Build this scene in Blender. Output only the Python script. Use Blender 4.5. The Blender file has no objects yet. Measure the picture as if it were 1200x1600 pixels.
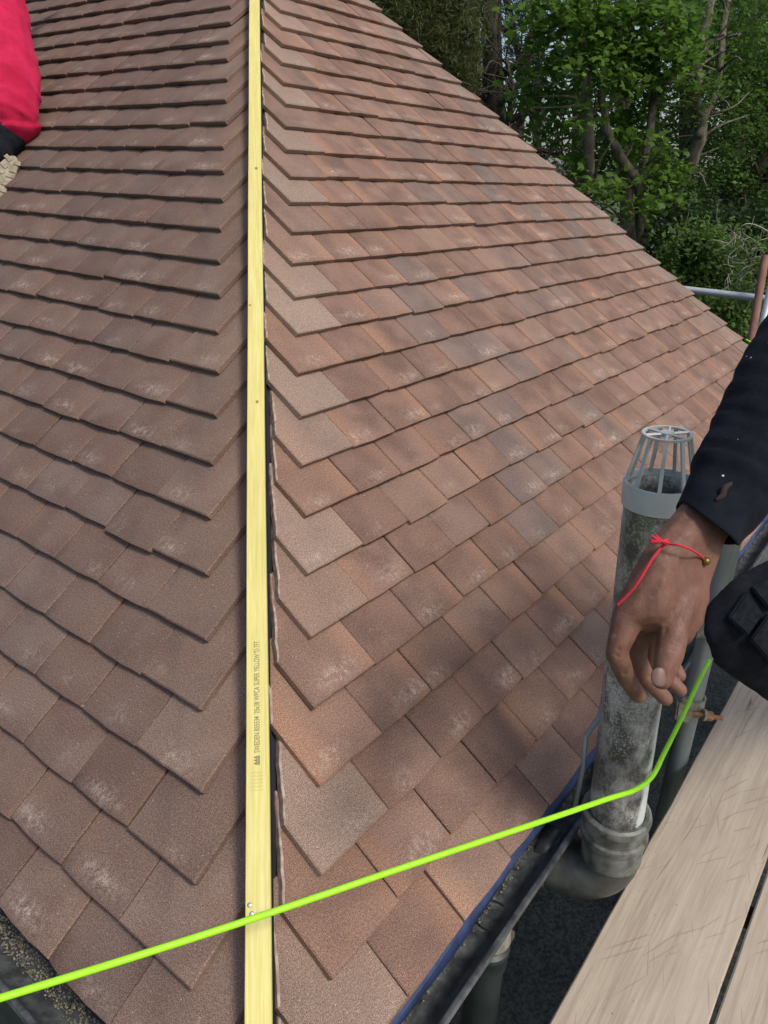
import bpy, bmesh, math, random
import numpy as np
from mathutils import Vector, Matrix, noise
R = math.radians
random.seed(7); rng = np.random.default_rng(7)
scene = bpy.context.scene
col = scene.collection

# ------------------------------------------------------------------ camera
CAM = Vector((-0.4083852, -0.48561837, 1.0876101))
RX = Vector((0.6068983914, -0.7942702691, 0.0284443704))     # to the right
RY = Vector((-0.3081183193, -0.2681204188, -0.9127839516))   # down
RZ = Vector((0.7326236714, 0.5452028803, -0.4074510712))     # forward
cd = bpy.data.cameras.new('camera'); cam = bpy.data.objects.new('camera', cd); col.objects.link(cam)
cam.matrix_world = Matrix(((RX.x, -RY.x, -RZ.x, CAM.x), (RX.y, -RY.y, -RZ.y, CAM.y), (RX.z, -RY.z, -RZ.z, CAM.z), (0, 0, 0, 1)))
cd.sensor_fit = 'VERTICAL'; cd.sensor_height = 24; cd.lens = 24 * 1169.65 / 1600
cd.clip_start = 0.02; cd.clip_end = 600
scene.camera = cam

# ------------------------------------------------------------------ world and sun
SUN = Vector((-0.08, -0.59, 0.80)).normalized()                # towards the sun
w = bpy.data.worlds.new('World'); scene.world = w; w.use_nodes = True
nt = w.node_tree; bg = nt.nodes['Background']
sky = nt.nodes.new('ShaderNodeTexSky'); sky.sky_type = 'NISHITA'; sky.sun_disc = False
sky.sun_elevation = math.asin(SUN.z); sky.sun_rotation = math.atan2(SUN.x, SUN.y)
sky.air_density = 1.0; sky.dust_density = 3.0; sky.ozone_density = 1.0
nt.links.new(sky.outputs[0], bg.inputs[0]); bg.inputs[1].default_value = 0.15
sd = bpy.data.lights.new('sun', 'SUN'); sd.energy = 2.25; sd.angle = R(12.0); sd.color = (1.0, 0.95, 0.87)
so = bpy.data.objects.new('sun', sd); col.objects.link(so)
so.rotation_euler = (-SUN).to_track_quat('-Z', 'Y').to_euler()
vs = scene.view_settings
vs.view_transform = 'Standard'; vs.look = 'None'; vs.gamma = 1; vs.use_curve_mapping = False; vs.exposure = 0.06

# ------------------------------------------------------------------ helpers
def spot(x, y, d):                       # a point d metres deep along the view, at that place of the photograph
    return CAM + (RX * ((x - 600) / 1169.65) + RY * ((y - 800) / 1169.65) + RZ) * d
def pix(P):
    q = Vector(P) - CAM; z = q.dot(RZ)
    if z < 0.05: return (-9999, -9999, z)
    return (600 + 1169.65 * q.dot(RX) / z, 800 + 1169.65 * q.dot(RY) / z, z)
def tag(o, label=None, cat=None, group=None, kind=None):
    if label: o['label'] = label
    if cat: o['category'] = cat
    if group: o['group'] = group
    if kind: o['kind'] = kind
    return o
def empty(name, loc=(0, 0, 0), **k):
    o = bpy.data.objects.new(name, None); col.objects.link(o); o.location = loc; o.empty_display_size = .05
    return tag(o, **k)
def link(name, me, mats=(), parent=None, smooth=True):
    for m in (mats if isinstance(mats, (list, tuple)) else [mats]): me.materials.append(m)
    if smooth: me.shade_smooth()
    o = bpy.data.objects.new(name, me); col.objects.link(o)
    if parent is not None:
        o.parent = parent; o.matrix_parent_inverse = parent_world(parent).inverted()
    return o
def parent_world(p):
    m = p.matrix_basis.copy()
    if p.parent is not None: m = parent_world(p.parent) @ p.matrix_parent_inverse @ m
    return m
def from_bm(name, bm, mats=(), parent=None, smooth=True):
    me = bpy.data.meshes.new(name); bm.to_mesh(me); bm.free()
    return link(name, me, mats, parent, smooth)
def pydata(name, vs_, fs, mats=(), parent=None, smooth=True):
    me = bpy.data.meshes.new(name); me.from_pydata([tuple(v) for v in vs_], [], fs); me.update()
    return link(name, me, mats, parent, smooth)
def sharp(o, ang=35):
    o.data.set_sharp_from_angle(angle=R(ang)); return o
def box_bm(bm, a, b, bevel=0.0, M=None):
    x0, y0, z0 = a; x1, y1, z1 = b
    r = bmesh.ops.create_cube(bm, size=1)
    vs_ = r['verts']
    for v in vs_: v.co = Vector(((x0 + x1) / 2 + v.co.x * (x1 - x0), (y0 + y1) / 2 + v.co.y * (y1 - y0), (z0 + z1) / 2 + v.co.z * (z1 - z0)))
    if bevel:
        es = list({e for v in vs_ for e in v.link_edges})
        r2 = bmesh.ops.bevel(bm, geom=es, offset=bevel, segments=2, affect='EDGES')
        vs_ = list({v for f in r2['faces'] for v in f.verts} | {v for v in vs_ if v.is_valid})
    if M is not None:
        for v in vs_: v.co = M @ v.co
    return vs_
def frame_of(d, up=Vector((0, 0, 1))):
    d = d.normalized()
    if abs(d.dot(up)) > .98: up = Vector((1, 0, 0))
    x = d.cross(up).normalized(); y = x.cross(d).normalized()
    return x, y
def tube(bm, pts, rad, n=12, cap=True, squash=None, wob=None):
    pts = [Vector(p) for p in pts]
    if not isinstance(rad, (list, tuple)): rad = [rad] * len(pts)
    rings = []; prev = None
    for i, p in enumerate(pts):
        d = (pts[min(i + 1, len(pts) - 1)] - pts[max(i - 1, 0)]).normalized()
        if prev is None: x, y = frame_of(d)
        else:
            x = (prev - d * prev.dot(d)).normalized(); y = d.cross(x).normalized() * -1
            y = x.cross(d).normalized()
        prev = x
        ring = []
        for k in range(n):
            a = 2 * math.pi * k / n
            r = rad[i] * (1 if wob is None else wob(i, k))
            sx, sy = squash if squash else (1, 1)
            ring.append(bm.verts.new(p + x * math.cos(a) * r * sx + y * math.sin(a) * r * sy))
        rings.append(ring)
    for a, b in zip(rings, rings[1:]):
        for k in range(n): bm.faces.new((a[k], a[(k + 1) % n], b[(k + 1) % n], b[k]))
    if cap:
        bm.faces.new(rings[0][::-1]); bm.faces.new(rings[-1])
    return rings
def tube_obj(name, pts, rad, mat, parent=None, n=12, **k):
    bm = bmesh.new(); tube(bm, pts, rad, n, **k); bmesh.ops.recalc_face_normals(bm, faces=bm.faces)
    return sharp(from_bm(name, bm, mat, parent), 50)
def lathe(bm, prof, axis0, axis1, n=40):       # profile (r, t) with t in metres along the axis
    a = Vector(axis0); d = (Vector(axis1) - a).normalized(); x, y = frame_of(d)
    rings = []
    for r, t in prof:
        rings.append([bm.verts.new(a + d * t + (x * math.cos(2 * math.pi * k / n) + y * math.sin(2 * math.pi * k / n)) * r) for k in range(n)])
    for p, q in zip(rings, rings[1:]):
        for k in range(n): bm.faces.new((p[k], p[(k + 1) % n], q[(k + 1) % n], q[k]))
    return rings
def spline(pts, n=8):                          # catmull-rom through the points
    P = [Vector(p) for p in pts]; P = [P[0] * 2 - P[1]] + P + [P[-1] * 2 - P[-2]]
    out = []
    for i in range(1, len(P) - 2):
        for k in range(n):
            t = k / n; a, b, c, d = P[i - 1], P[i], P[i + 1], P[i + 2]
            out.append(.5 * ((2 * b) + (c - a) * t + (2 * a - 5 * b + 4 * c - d) * t * t + (3 * b - a - 3 * c + d) * t ** 3))
    out.append(P[-2]); return out
_ico = None
def hull(bm, balls):                           # convex hull of balls: one limb, palm or muscle
    global _ico
    if _ico is None:
        t = bmesh.new(); bmesh.ops.create_icosphere(t, subdivisions=2, radius=1.01); _ico = [v.co.copy() for v in t.verts]; t.free()
    vv = [bm.verts.new(Vector(p) + c * r) for p, r in balls for c in _ico]
    bmesh.ops.convex_hull(bm, input=vv)
    for v in [v for v in vv if v.is_valid and not v.link_faces]: bm.verts.remove(v)
def chain(bm, pts):
    for a, b in zip(pts, pts[1:]): hull(bm, [a, b])
def remeshed(name, bm, voxel, mat, parent=None, smooth=4):
    me = bpy.data.meshes.new('tmp'); bm.to_mesh(me); bm.free()
    o = bpy.data.objects.new('tmp', me); col.objects.link(o)
    m = o.modifiers.new('r', 'REMESH'); m.mode = 'VOXEL'; m.voxel_size = voxel
    s = o.modifiers.new('s', 'SMOOTH'); s.iterations = smooth; s.factor = .6
    dg = bpy.context.evaluated_depsgraph_get()
    me2 = bpy.data.meshes.new_from_object(o.evaluated_get(dg)); me2.name = name
    bpy.data.objects.remove(o); bpy.data.meshes.remove(me)
    me2.materials.clear()
    return link(name, me2, mat, parent)

def displace(me, fn):                          # move every vertex along its normal by fn(position)
    n = len(me.vertices); co = np.empty(n * 3); no = np.empty(n * 3)
    me.vertices.foreach_get('co', co); me.vertices.foreach_get('normal', no); co = co.reshape(-1, 3); no = no.reshape(-1, 3)
    f = np.array([fn(Vector(c)) for c in co]); me.vertices.foreach_set('co', (co + no * f[:, None]).ravel()); me.update()

# ------------------------------------------------------------------ materials
class NT:
    def __init__(s, name, rough=.8, **kw):
        s.m = bpy.data.materials.new(name); s.m.use_nodes = True; s.t = s.m.node_tree
        s.b = s.t.nodes['Principled BSDF']; s.b.inputs['Roughness'].default_value = rough
        for k, v in kw.items(): s.b.inputs[k].default_value = v
    def n(s, typ, **kw):
        nd = s.t.nodes.new('ShaderNode' + typ)
        for k, v in kw.items(): setattr(nd, k, v)
        return nd
    def l(s, a, b): s.t.links.new(a, b)
    def put(s, sock, v):
        if hasattr(v, 'is_output') or isinstance(v, bpy.types.NodeSocket): s.l(v, sock)
        else: sock.default_value = v
    def math(s, op, a, b=0.0, c=None, clamp=False):
        nd = s.n('Math', operation=op); nd.use_clamp = clamp
        s.put(nd.inputs[0], a); s.put(nd.inputs[1], b)
        if c is not None: s.put(nd.inputs[2], c)
        return nd.outputs[0]
    def noise(s, vec, scale, detail=2, rough=.5, dist=0.0, dim='3D'):
        nd = s.n('TexNoise', noise_dimensions=dim); nd.inputs['Scale'].default_value = scale
        nd.inputs['Detail'].default_value = detail; nd.inputs['Roughness'].default_value = rough; nd.inputs['Distortion'].default_value = dist
        if vec is not None: s.l(vec, nd.inputs['Vector'])
        return nd.outputs[0]
    def ss(s, v, a, b, lo=0.0, hi=1.0):        # smoothstep from a to b
        nd = s.n('MapRange', interpolation_type='SMOOTHSTEP')
        s.put(nd.inputs[0], v); nd.inputs[1].default_value = a; nd.inputs[2].default_value = b
        nd.inputs[3].default_value = lo; nd.inputs[4].default_value = hi
        return nd.outputs[0]
    def mix(s, f, a, b, mode='MIX'):
        nd = s.n('Mix', data_type='RGBA', blend_type=mode); nd.clamp_factor = True
        s.put(nd.inputs[0], f)
        for i, v in ((6, a), (7, b)):
            if isinstance(v, tuple): nd.inputs[i].default_value = (*v[:3], 1)
            else: s.l(v, nd.inputs[i])
        return nd.outputs[2]
    def mul(s, c, f):                          # colour times value
        nd = s.n('VectorMath', operation='SCALE'); s.l(c, nd.inputs[0]); s.put(nd.inputs['Scale'], f); return nd.outputs[0]
    def coord(s, which='Object', scale=None, rot=None):
        c = s.n('TexCoord').outputs[which]
        if scale is not None or rot is not None:
            mp = s.n('Mapping'); s.l(c, mp.inputs[0])
            if scale: mp.inputs['Scale'].default_value = scale
            if rot: mp.inputs['Rotation'].default_value = rot
            c = mp.outputs[0]
        return c
    def bump(s, h, strength=.3, dist=.001, prev=None):
        nd = s.n('Bump'); nd.inputs['Strength'].default_value = strength; nd.inputs['Distance'].default_value = dist
        s.l(h, nd.inputs['Height'])
        if prev is not None: s.l(prev, nd.inputs['Normal'])
        return nd.outputs[0]
    def out(s, color=None, normal=None, rough=None):
        if color is not None: s.put(s.b.inputs['Base Color'], color if not isinstance(color, tuple) else (*color[:3], 1))
        if normal is not None: s.l(normal, s.b.inputs['Normal'])
        if rough is not None: s.l(rough, s.b.inputs['Roughness'])
        return s.m

def tile_mat(name, orange_amt, base_a, base_b):
    s = NT(name, .92); s.b.inputs['Specular IOR Level'].default_value = .25
    uv = s.n('UVMap').outputs[0]
    rnd = s.math('FRACT', s.math('ADD', s.n('ObjectInfo').outputs['Random'], s.n('Attribute', attribute_name='trand').outputs['Fac']))
    oi = s.n('ObjectInfo').outputs['Color']; at = s.n('Attribute', attribute_name='tcol').outputs['Color']
    add = s.n('VectorMath', operation='ADD'); s.l(oi, add.inputs[0]); s.l(at, add.inputs[1])
    sep = s.n('SeparateXYZ'); s.l(add.outputs[0], sep.inputs[0])
    pale, orange, grey = sep.outputs
    cx = s.n('CombineXYZ'); s.l(s.math('MULTIPLY', rnd, 37.0), cx.inputs[0]); s.l(s.math('MULTIPLY', rnd, 91.0), cx.inputs[1])
    off = s.n('VectorMath', operation='ADD'); s.l(uv, off.inputs[0]); s.l(cx.outputs[0], off.inputs[1]); P = off.outputs[0]
    suv = s.n('SeparateXYZ'); s.l(uv, suv.inputs[0]); U, V = suv.outputs[0], suv.outputs[1]
    big = s.noise(P, 9, 3); med = s.noise(P, 55, 3, .6); fine = s.noise(P, 560, 3, .75); grain = s.noise(P, 1100, 1)
    # base brown, tile to tile
    c = s.mix(s.ss(rnd, 0, 1), base_a, base_b)
    c = s.mix(s.ss(big, .35, .7), c, (.142, .088, .069))
    # orange brindle on one side of the tile
    r2 = s.math('FRACT', s.math('MULTIPLY', rnd, 7.31))
    side = s.math('MULTIPLY', U, s.math('SUBTRACT', s.math('MULTIPLY', s.math('GREATER_THAN', r2, .35), 2.0), 1.0))
    side = s.math('ADD', side, s.math('MULTIPLY', s.math('SUBTRACT', big, .5), .09))
    band = s.ss(side, .012, .075)
    r3 = s.math('FRACT', s.math('MULTIPLY', rnd, 13.7))
    amt = s.math('ADD', s.math('MULTIPLY', s.math('MULTIPLY', band, r3), orange_amt), s.math('MULTIPLY', orange, .75), clamp=True)
    c = s.mix(amt, c, (.285, .160, .105))
    c = s.mix(s.math('MULTIPLY', grey, .5), c, (.135, .122, .118))
    pm = s.math('MULTIPLY', pale, s.ss(med, .2, .75, .62, .95))
    c = s.mix(pm, c, (.295, .218, .170))
    # bloom near the tail
    r4 = s.math('FRACT', s.math('MULTIPLY', rnd, 23.3)); r5 = s.math('FRACT', s.math('MULTIPLY', rnd, 31.9))
    du = s.math('DIVIDE', s.math('SUBTRACT', U, s.math('MULTIPLY', s.math('SUBTRACT', r4, .5), .10)), s.math('ADD', s.math('MULTIPLY', r3, .035), .018))
    dv = s.math('DIVIDE', s.math('SUBTRACT', V, s.math('ADD', s.math('MULTIPLY', r5, .012), .016)), .017)
    rr = s.math('ADD', s.math('MULTIPLY', du, du), s.math('MULTIPLY', dv, dv))
    g = s.math('POWER', 2.7, s.math('MULTIPLY', rr, -1.0))
    mpp = s.n('Mapping'); s.l(P, mpp.inputs[0]); mpp.inputs['Scale'].default_value = (1, .75, 1)
    st = s.noise(mpp.outputs[0], 75, 7, .78)
    bloom = s.math('MULTIPLY', g, s.ss(st, .40, .68, 0, .68)); bloom = s.math('MULTIPLY', bloom, s.math('ADD', s.math('MULTIPLY', r3, .75), .18), clamp=True)
    bloom = s.math('MULTIPLY', bloom, s.math('SUBTRACT', 1.0, s.math('MULTIPLY', pale, .6))); bloom = s.math('MULTIPLY', bloom, s.math('GREATER_THAN', s.math('FRACT', s.math('MULTIPLY', rnd, 57.7)), .22))
    c = s.mix(bloom, c, (.60, .49, .40))
    # scuffs anywhere
    sc = s.ss(s.noise(P, 42, 5, .7, 1.5), .66, .74)
    c = s.mix(s.math('MULTIPLY', sc, .3), c, (.5, .42, .35))
    # sand grain
    sp = s.ss(fine, .33, .67, .38, 1.70)
    c = s.mul(c, sp)
    c = s.mul(c, s.ss(grain, .3, .7, .8, 1.2)); c = s.mul(c, s.ss(s.noise(P, 190, 2, .6), .35, .65, .90, 1.12))
    c = s.mul(c, s.math('ADD', s.math('MULTIPLY', r5, .16), .91))
    spk = s.ss(s.noise(P, 260, 0), .82, .86); c = s.mix(s.math('MULTIPLY', spk, .6), c, (.62, .55, .48))
    n1 = s.bump(fine, .55, .0012); n2 = s.bump(med, .25, .002, n1)
    return s.out(c, n2)
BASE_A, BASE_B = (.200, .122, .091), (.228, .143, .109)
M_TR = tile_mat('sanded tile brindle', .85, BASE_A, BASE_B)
M_TL = tile_mat('sanded tile brown shaded', .16, (.154, .103, .081), (.180, .123, .098))  # left slope: less orange, and its weaker light darkened into the base colour
def simple(name, c, rough=.7, c2=None, scale=40, bumpd=0.0, coord='Object', cs=None, detail=4, **kw):
    s = NT(name, rough, **kw)
    co = s.coord(coord, cs)
    nz = s.noise(co, scale, detail, .6)
    cc = s.mix(s.ss(nz, .3, .7), c, c2 if c2 else c)
    return s.out(cc, s.bump(nz, .4, bumpd) if bumpd else None)
M_CUT = simple('cut tile edge', (.27, .185, .145), .95, (.50, .40, .33), 60, .001)
M_UNDER = simple('roof underlay', (.008, .009, .014), .85, (.015, .016, .025), 8)
M_MEM = simple('blue underlay strip', (.015, .028, .078), .65, (.030, .052, .135), 30, .001)
def gutter_mat():
    s = NT('black gutter plastic', .42); co = s.coord()
    nz = s.noise(co, 25, 5, .65); d = s.noise(co, 160, 2)
    c = s.mix(s.ss(nz, .35, .7), (.035, .039, .041), (.115, .125, .127)); c = s.mix(s.ss(d, .62, .75, 0, .5), c, (.16, .16, .14))
    return s.out(c, s.bump(nz, .3, .001), s.ss(nz, .3, .7, .3, .6))
M_GUT = gutter_mat()
M_BATTENPIPE = simple('downpipe plastic', (.028, .036, .036), .4, (.045, .052, .05), 14)
def batten_mat():
    s = NT('yellow treated timber', .6); co = s.coord('Object')
    mp = s.n('Mapping'); s.l(co, mp.inputs[0]); mp.inputs['Scale'].default_value = (1, .035, 1)
    g = s.noise(mp.outputs[0], 260, 4, .6, .3); big = s.noise(mp.outputs[0], 45, 3, .5, .8); sp = s.noise(co, 9, 3)
    c = s.mix(s.ss(g, .3, .72), (.58, .50, .145), (.69, .62, .24)); c = s.mix(s.ss(big, .5, .8, 0, .35), c, (.46, .40, .08))
    c = s.mix(s.ss(sp, .45, .75, 0, .4), c, (.68, .61, .19))
    return s.out(c, s.bump(g, .3, .0008))
M_BAT = batten_mat()
M_KNOT = simple('timber knot', (.22, .14, .04), .6, (.36, .26, .07), 300)
M_INK = simple('grey ink', (.13, .12, .07), .8, (.30, .26, .12), 500)
M_ZINC = simple('zinc', (.55, .57, .58), .35, (.4, .42, .42), 200, Metallic=.8)
def board_mat():
    s = NT('weathered scaffold board', .82)
    co = s.coord('Object'); mp = s.n('Mapping'); s.l(co, mp.inputs[0]); mp.inputs['Scale'].default_value = (.035, 1, 1)
    warp = s.noise(s.coord('Object', (.5, 1, 1)), 3.5, 3, .6)
    cx = s.n('CombineXYZ'); s.l(s.math('MULTIPLY', warp, .022), cx.inputs[1])
    ad = s.n('VectorMath', operation='ADD'); s.l(mp.outputs[0], ad.inputs[0]); s.l(cx.outputs[0], ad.inputs[1]); P = ad.outputs[0]
    g = s.noise(P, 150, 5, .7); g2 = s.noise(P, 34, 3, .6); blot = s.noise(co, 6, 5, .65)
    c = s.mix(s.ss(g, .3, .7), (.31, .25, .185), (.445, .365, .275)); c = s.mix(s.ss(g2, .38, .66, 0, .55), c, (.50, .42, .325))
    c = s.mix(s.ss(blot, .42, .7, 0, .45), c, (.36, .30, .235))
    cr = s.ss(s.math('ABSOLUTE', s.math('SUBTRACT', s.noise(P, 21, 1, .4), .5)), .0, .010, 1, 0)
    gate = s.ss(s.noise(s.coord('Object', (.8, 3, 1)), 3.0, 2), .54, .62)
    c = s.mix(s.math('MULTIPLY', s.math('MULTIPLY', cr, gate), .8), c, (.10, .07, .055))
    # scratches in two directions
    for rz, th, sc in ((.42, .70, 120), (-.30, .705, 150), (.62, .695, 110)):
        v = s.coord('Object', (.03, 1, 1), (0, 0, 0)); v = s.coord('Object', None, (0, 0, rz))
        m2 = s.n('Mapping'); s.l(v, m2.inputs[0]); m2.inputs['Scale'].default_value = (.045, 1, 1)
        k = s.noise(m2.outputs[0], sc, 1, .3); c = s.mix(s.math('MULTIPLY', s.ss(k, th, th + .03), .32), c, (.17, .10, .085))
    dots = s.ss(s.noise(co, 130, 1), .74, .79); c = s.mix(s.math('MULTIPLY', dots, .7), c, (.12, .085, .07))
    return s.out(c, s.bump(g, .5, .0015))
M_BOARD = board_mat()
def lichen_mat():
    s = NT('lichen stained pipe', .85); co = s.coord('Object')
    st = s.coord('Object', (1, 1, .6)); a = s.noise(st, 26, 6, .72); b = s.noise(co, 230, 3, .7); c0 = s.noise(co, 9, 3, .6); m = s.noise(co, 15, 4, .6)
    z = s.n('SeparateXYZ'); s.l(co, z.inputs[0])
    c = s.mix(s.ss(a, .36, .64), (.080, .073, .062), (.42, .42, .38))
    c = s.mix(s.math('MULTIPLY', s.ss(b, .5, .62), s.ss(m, .40, .66)), c, (.52, .54, .50))
    green = s.math('MULTIPLY', s.ss(m, .45, .62), s.ss(z.outputs[2], .05, .33))
    c = s.mix(s.math('MULTIPLY', green, .6), c, (.15, .165, .07))
    dk = s.math('MULTIPLY', s.ss(z.outputs[2], .05, -.25), s.ss(c0, .35, .6)); c = s.mix(s.math('MULTIPLY', dk, .6), c, (.035, .032, .03))
    c = s.mul(c, s.ss(s.noise(co, 420, 2, .7), .3, .7, .7, 1.25))
    # whiter along the side that faces away from the house
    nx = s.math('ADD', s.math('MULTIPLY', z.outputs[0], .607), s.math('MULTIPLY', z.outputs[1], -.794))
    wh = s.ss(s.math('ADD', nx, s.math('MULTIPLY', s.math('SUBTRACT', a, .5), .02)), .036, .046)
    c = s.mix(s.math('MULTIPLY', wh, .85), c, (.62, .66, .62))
    return s.out(c, s.bump(a, .5, .002, s.bump(b, .5, .001)))
M_LICH = lichen_mat()
M_CAGE = simple('grey vent plastic', (.47, .495, .48), .45, (.40, .425, .41), 30)
M_SOCK = simple('grey pipe socket', (.034, .037, .033), .36, (.088, .094, .085), 16, .0, detail=6)
M_SOCKRIM = simple('weathered socket', (.055, .058, .050), .45, (.20, .21, .185), 30, .0, detail=7)
M_GALV = simple('galvanised tube', (.33, .37, .36), .5, (.20, .24, .23), 30, .0005, cs=(1, 1, .12), Metallic=.25)
M_GALV2 = simple('pale galvanised tube', (.55, .58, .59), .4, (.44, .47, .48), 20, Metallic=.25)
M_RUST = simple('rusty tube', (.17, .075, .05), .85, (.27, .14, .10), 18, .001, cs=(1, 1, .2))
M_COUP = simple('painted coupler', (.38, .36, .27), .7, (.15, .13, .09), 60, .001)
M_BOLT = simple('rusty bolt', (.30, .13, .055), .6, (.42, .22, .11), 120, Metallic=.4)
def felt_mat():
    s = NT('green mineral felt', .95); co = s.coord('Object')
    a = s.noise(co, 105, 2, .7); b = s.noise(co, 3, 4, .6)
    c = s.mix(s.ss(a, .35, .65), (.048, .058, .053), (.135, .150, .138)); c = s.mul(c, s.ss(b, .3, .7, .75, 1.2))
    return s.out(c, s.bump(a, .6, .003))
M_FELT = felt_mat()
M_WALL = simple('dark painted wall', (.030, .034, .034), .9, (.055, .06, .058), 12, .002)
M_STRING = NT('fluorescent string', .5).out((.36, .84, .012))
M_RED = simple('red thread', (.50, .015, .03), .9, (.62, .03, .06), 900, .0005)
M_BRASS = NT('brass bead', .35, Metallic=.6).out((.22, .13, .03))
def cloth(name, c, c2, scale, bd, rib=None, sheen=.15):
    s = NT(name, .95); s.b.inputs['Specular IOR Level'].default_value = .2
    co = s.coord('Object'); nz = s.noise(co, scale, 4, .65); f = s.noise(co, 900, 2)
    cc = s.mix(s.ss(nz, .3, .7), c, c2); nrm = s.bump(nz, .5, bd, s.bump(f, .4, .0006))
    s.b.inputs['Sheen Weight'].default_value = sheen; s.b.inputs['Sheen Roughness'].default_value = .5
    s.b.inputs['Sheen Tint'].default_value = (*[min(1, x * 3 + .02) for x in c2], 1)
    return s, cc, nrm
def sleeve_mat():
    s, cc, nrm = cloth('black knit', (.0035, .0045, .008), (.009, .011, .018), 30, .004)
    co = s.coord('Object'); d = s.n('TexVoronoi'); d.inputs['Scale'].default_value = 70; s.l(co, d.inputs['Vector'])
    k = s.math('MULTIPLY', s.math('LESS_THAN', d.outputs['Distance'], .075), s.ss(s.noise(co, 25, 1), .48, .55))
    return s.out(s.mix(k, cc, (.62, .62, .6)), nrm)
M_SLEEVE = sleeve_mat()
_s, _c, _n = cloth('black work trouser', (.004, .005, .008), (.011, .013, .018), 45, .004); M_TROUS = _s.out(_c, _n)
_s, _c, _n = cloth('knee pad fabric', (.006, .008, .011), (.016, .019, .024), 120, .002); M_PAD = _s.out(_c, _n)
_s, _c, _n = cloth('pink red shirt', (.40, .010, .045), (.54, .020, .078), 9, .01); M_SHIRT = _s.out(_c, _n)
M_SEAM = simple('seam thread', (.10, .10, .09), .9)
def skin_mat():
    s = NT('brown skin', .62); co = s.coord('Object')
    a = s.noise(co, 60, 4, .6); f = s.noise(co, 420, 3, .7); b = s.noise(co, 14, 2)
    c = s.mix(s.ss(a, .3, .7), (.120, .052, .032), (.18, .082, .052)); c = s.mix(s.ss(b, .4, .7, 0, .6), c, (.215, .105, .072))
    dust = s.ss(s.noise(co, 130, 4, .7), .56, .72, 0, .3); c = s.mix(dust, c, (.30, .21, .165))
    s.b.inputs['Subsurface Weight'].default_value = .12; s.b.inputs['Subsurface Scale'].default_value = .004
    return s.out(c, s.bump(f, .45, .0009, s.bump(a, .4, .0015)), s.ss(f, .3, .7, .55, .8))
M_SKIN = skin_mat()
M_NAIL = NT('fingernail', .5).out((.17, .098, .075))
M_HAIR = simple('black hair', (.008, .007, .007), .6, (.02, .017, .015), 90, .003)
M_SOLE = simple('dusty boot sole', (.22, .185, .13), .9, (.38, .33, .24), 50, .002)
M_BOOT = simple('tan boot leather', (.10, .08, .06), .8, (.16, .13, .1), 30)
def leaf_mat(name, a, b, yell, trans=.35):
    s = NT(name, .5); at = s.n('Attribute', attribute_name='lrand').outputs['Fac']
    c = s.mix(at, a, b); c = s.mix(s.ss(at, .86, 1.0, 0, .8), c, yell)
    t = s.n('BsdfTranslucent'); s.l(s.mul(c, 1.5), t.inputs['Color']); s.l(c, s.b.inputs['Base Color']); s.b.inputs['Specular IOR Level'].default_value = .3
    m = s.n('MixShader'); m.inputs[0].default_value = trans
    s.l(s.b.outputs[0], m.inputs[1]); s.l(t.outputs[0], m.inputs[2]); s.l(m.outputs[0], s.t.nodes['Material Output'].inputs['Surface'])
    return s.m
M_MAPLE = leaf_mat('fresh broad leaves', (.060, .120, .018), (.125, .225, .035), (.28, .40, .07), .52)
M_IVY = leaf_mat('small mixed leaves', (.052, .10, .022), (.095, .185, .035), (.20, .29, .06), .42)
M_DARKLEAF = leaf_mat('dark wood leaves', (.018, .038, .012), (.042, .080, .022), (.07, .12, .03), .35)
M_CONIF = leaf_mat('olive conifer sprays', (.055, .070, .022), (.13, .15, .05), (.20, .21, .07), .35)
M_DCON = leaf_mat('dark conifer sprays', (.010, .018, .009), (.022, .036, .014), (.04, .05, .02), .2)
M_SHRUB = leaf_mat('shrub leaves', (.06, .12, .025), (.13, .21, .045), (.34, .36, .05), .45)
def bark_mat(name, a, b):
    s = NT(name, .95); nz = s.noise(s.coord('Object', (1, 1, .2)), 14, 6, .7); g = s.noise(s.coord('Object'), 2.2, 3)
    c = s.mix(s.ss(nz, .35, .65), a, b); c = s.mix(s.ss(g, .5, .7, 0, .5), c, (.06, .075, .03))
    return s.out(c, s.bump(nz, .8, .03))
M_BARK = bark_mat('grey brown bark', (.07, .06, .042), (.20, .17, .125))
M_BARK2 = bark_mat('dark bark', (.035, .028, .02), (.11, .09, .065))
M_TWIG = simple('bare twig', (.25, .23, .19), .9, (.38, .36, .30), 20)
M_GRASS = simple('rough grass', (.035, .06, .015), .95, (.07, .085, .03), 3, .02)
M_MOSS = simple('dry moss and grit', (.12, .105, .065), .95, (.36, .33, .24), 160)
M_TIMBER = simple('hip rafter timber', (.12, .085, .05), .8, (.19, .14, .085), 30)

# ------------------------------------------------------------------ roof geometry
TH = 0.716651; G = .1103; W = .166; CT, ST = math.cos(TH), math.sin(TH)
DROP = .146; TT = .0150; TL = .265; TW = .1630
U0R, U0L, OL = .3185, .3198, .006
def plane(side, u, v, h=0.0):
    a, b, c = u, v * CT - h * ST, v * ST + h * CT
    return Vector((a, b, c)) if side == 'R' else Vector((b, a, c))
def slope_matrix(side, u, v, h, rot=0.0, pitch=0.0):
    o = plane(side, u, v, h)
    if side == 'R': X, Y, Z = Vector((1, 0, 0)), Vector((0, CT, ST)), Vector((0, -ST, CT))
    else: X, Y, Z = Vector((0, -1, 0)), Vector((CT, 0, ST)), Vector((-ST, 0, CT))
    M = Matrix(((X.x, Y.x, Z.x, o.x), (X.y, Y.y, Z.y, o.y), (X.z, Y.z, Z.z, o.z), (0, 0, 0, 1)))
    return M @ Matrix.Rotation(rot, 4, 'Z') @ Matrix.Rotation(pitch, 4, 'X')

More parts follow.
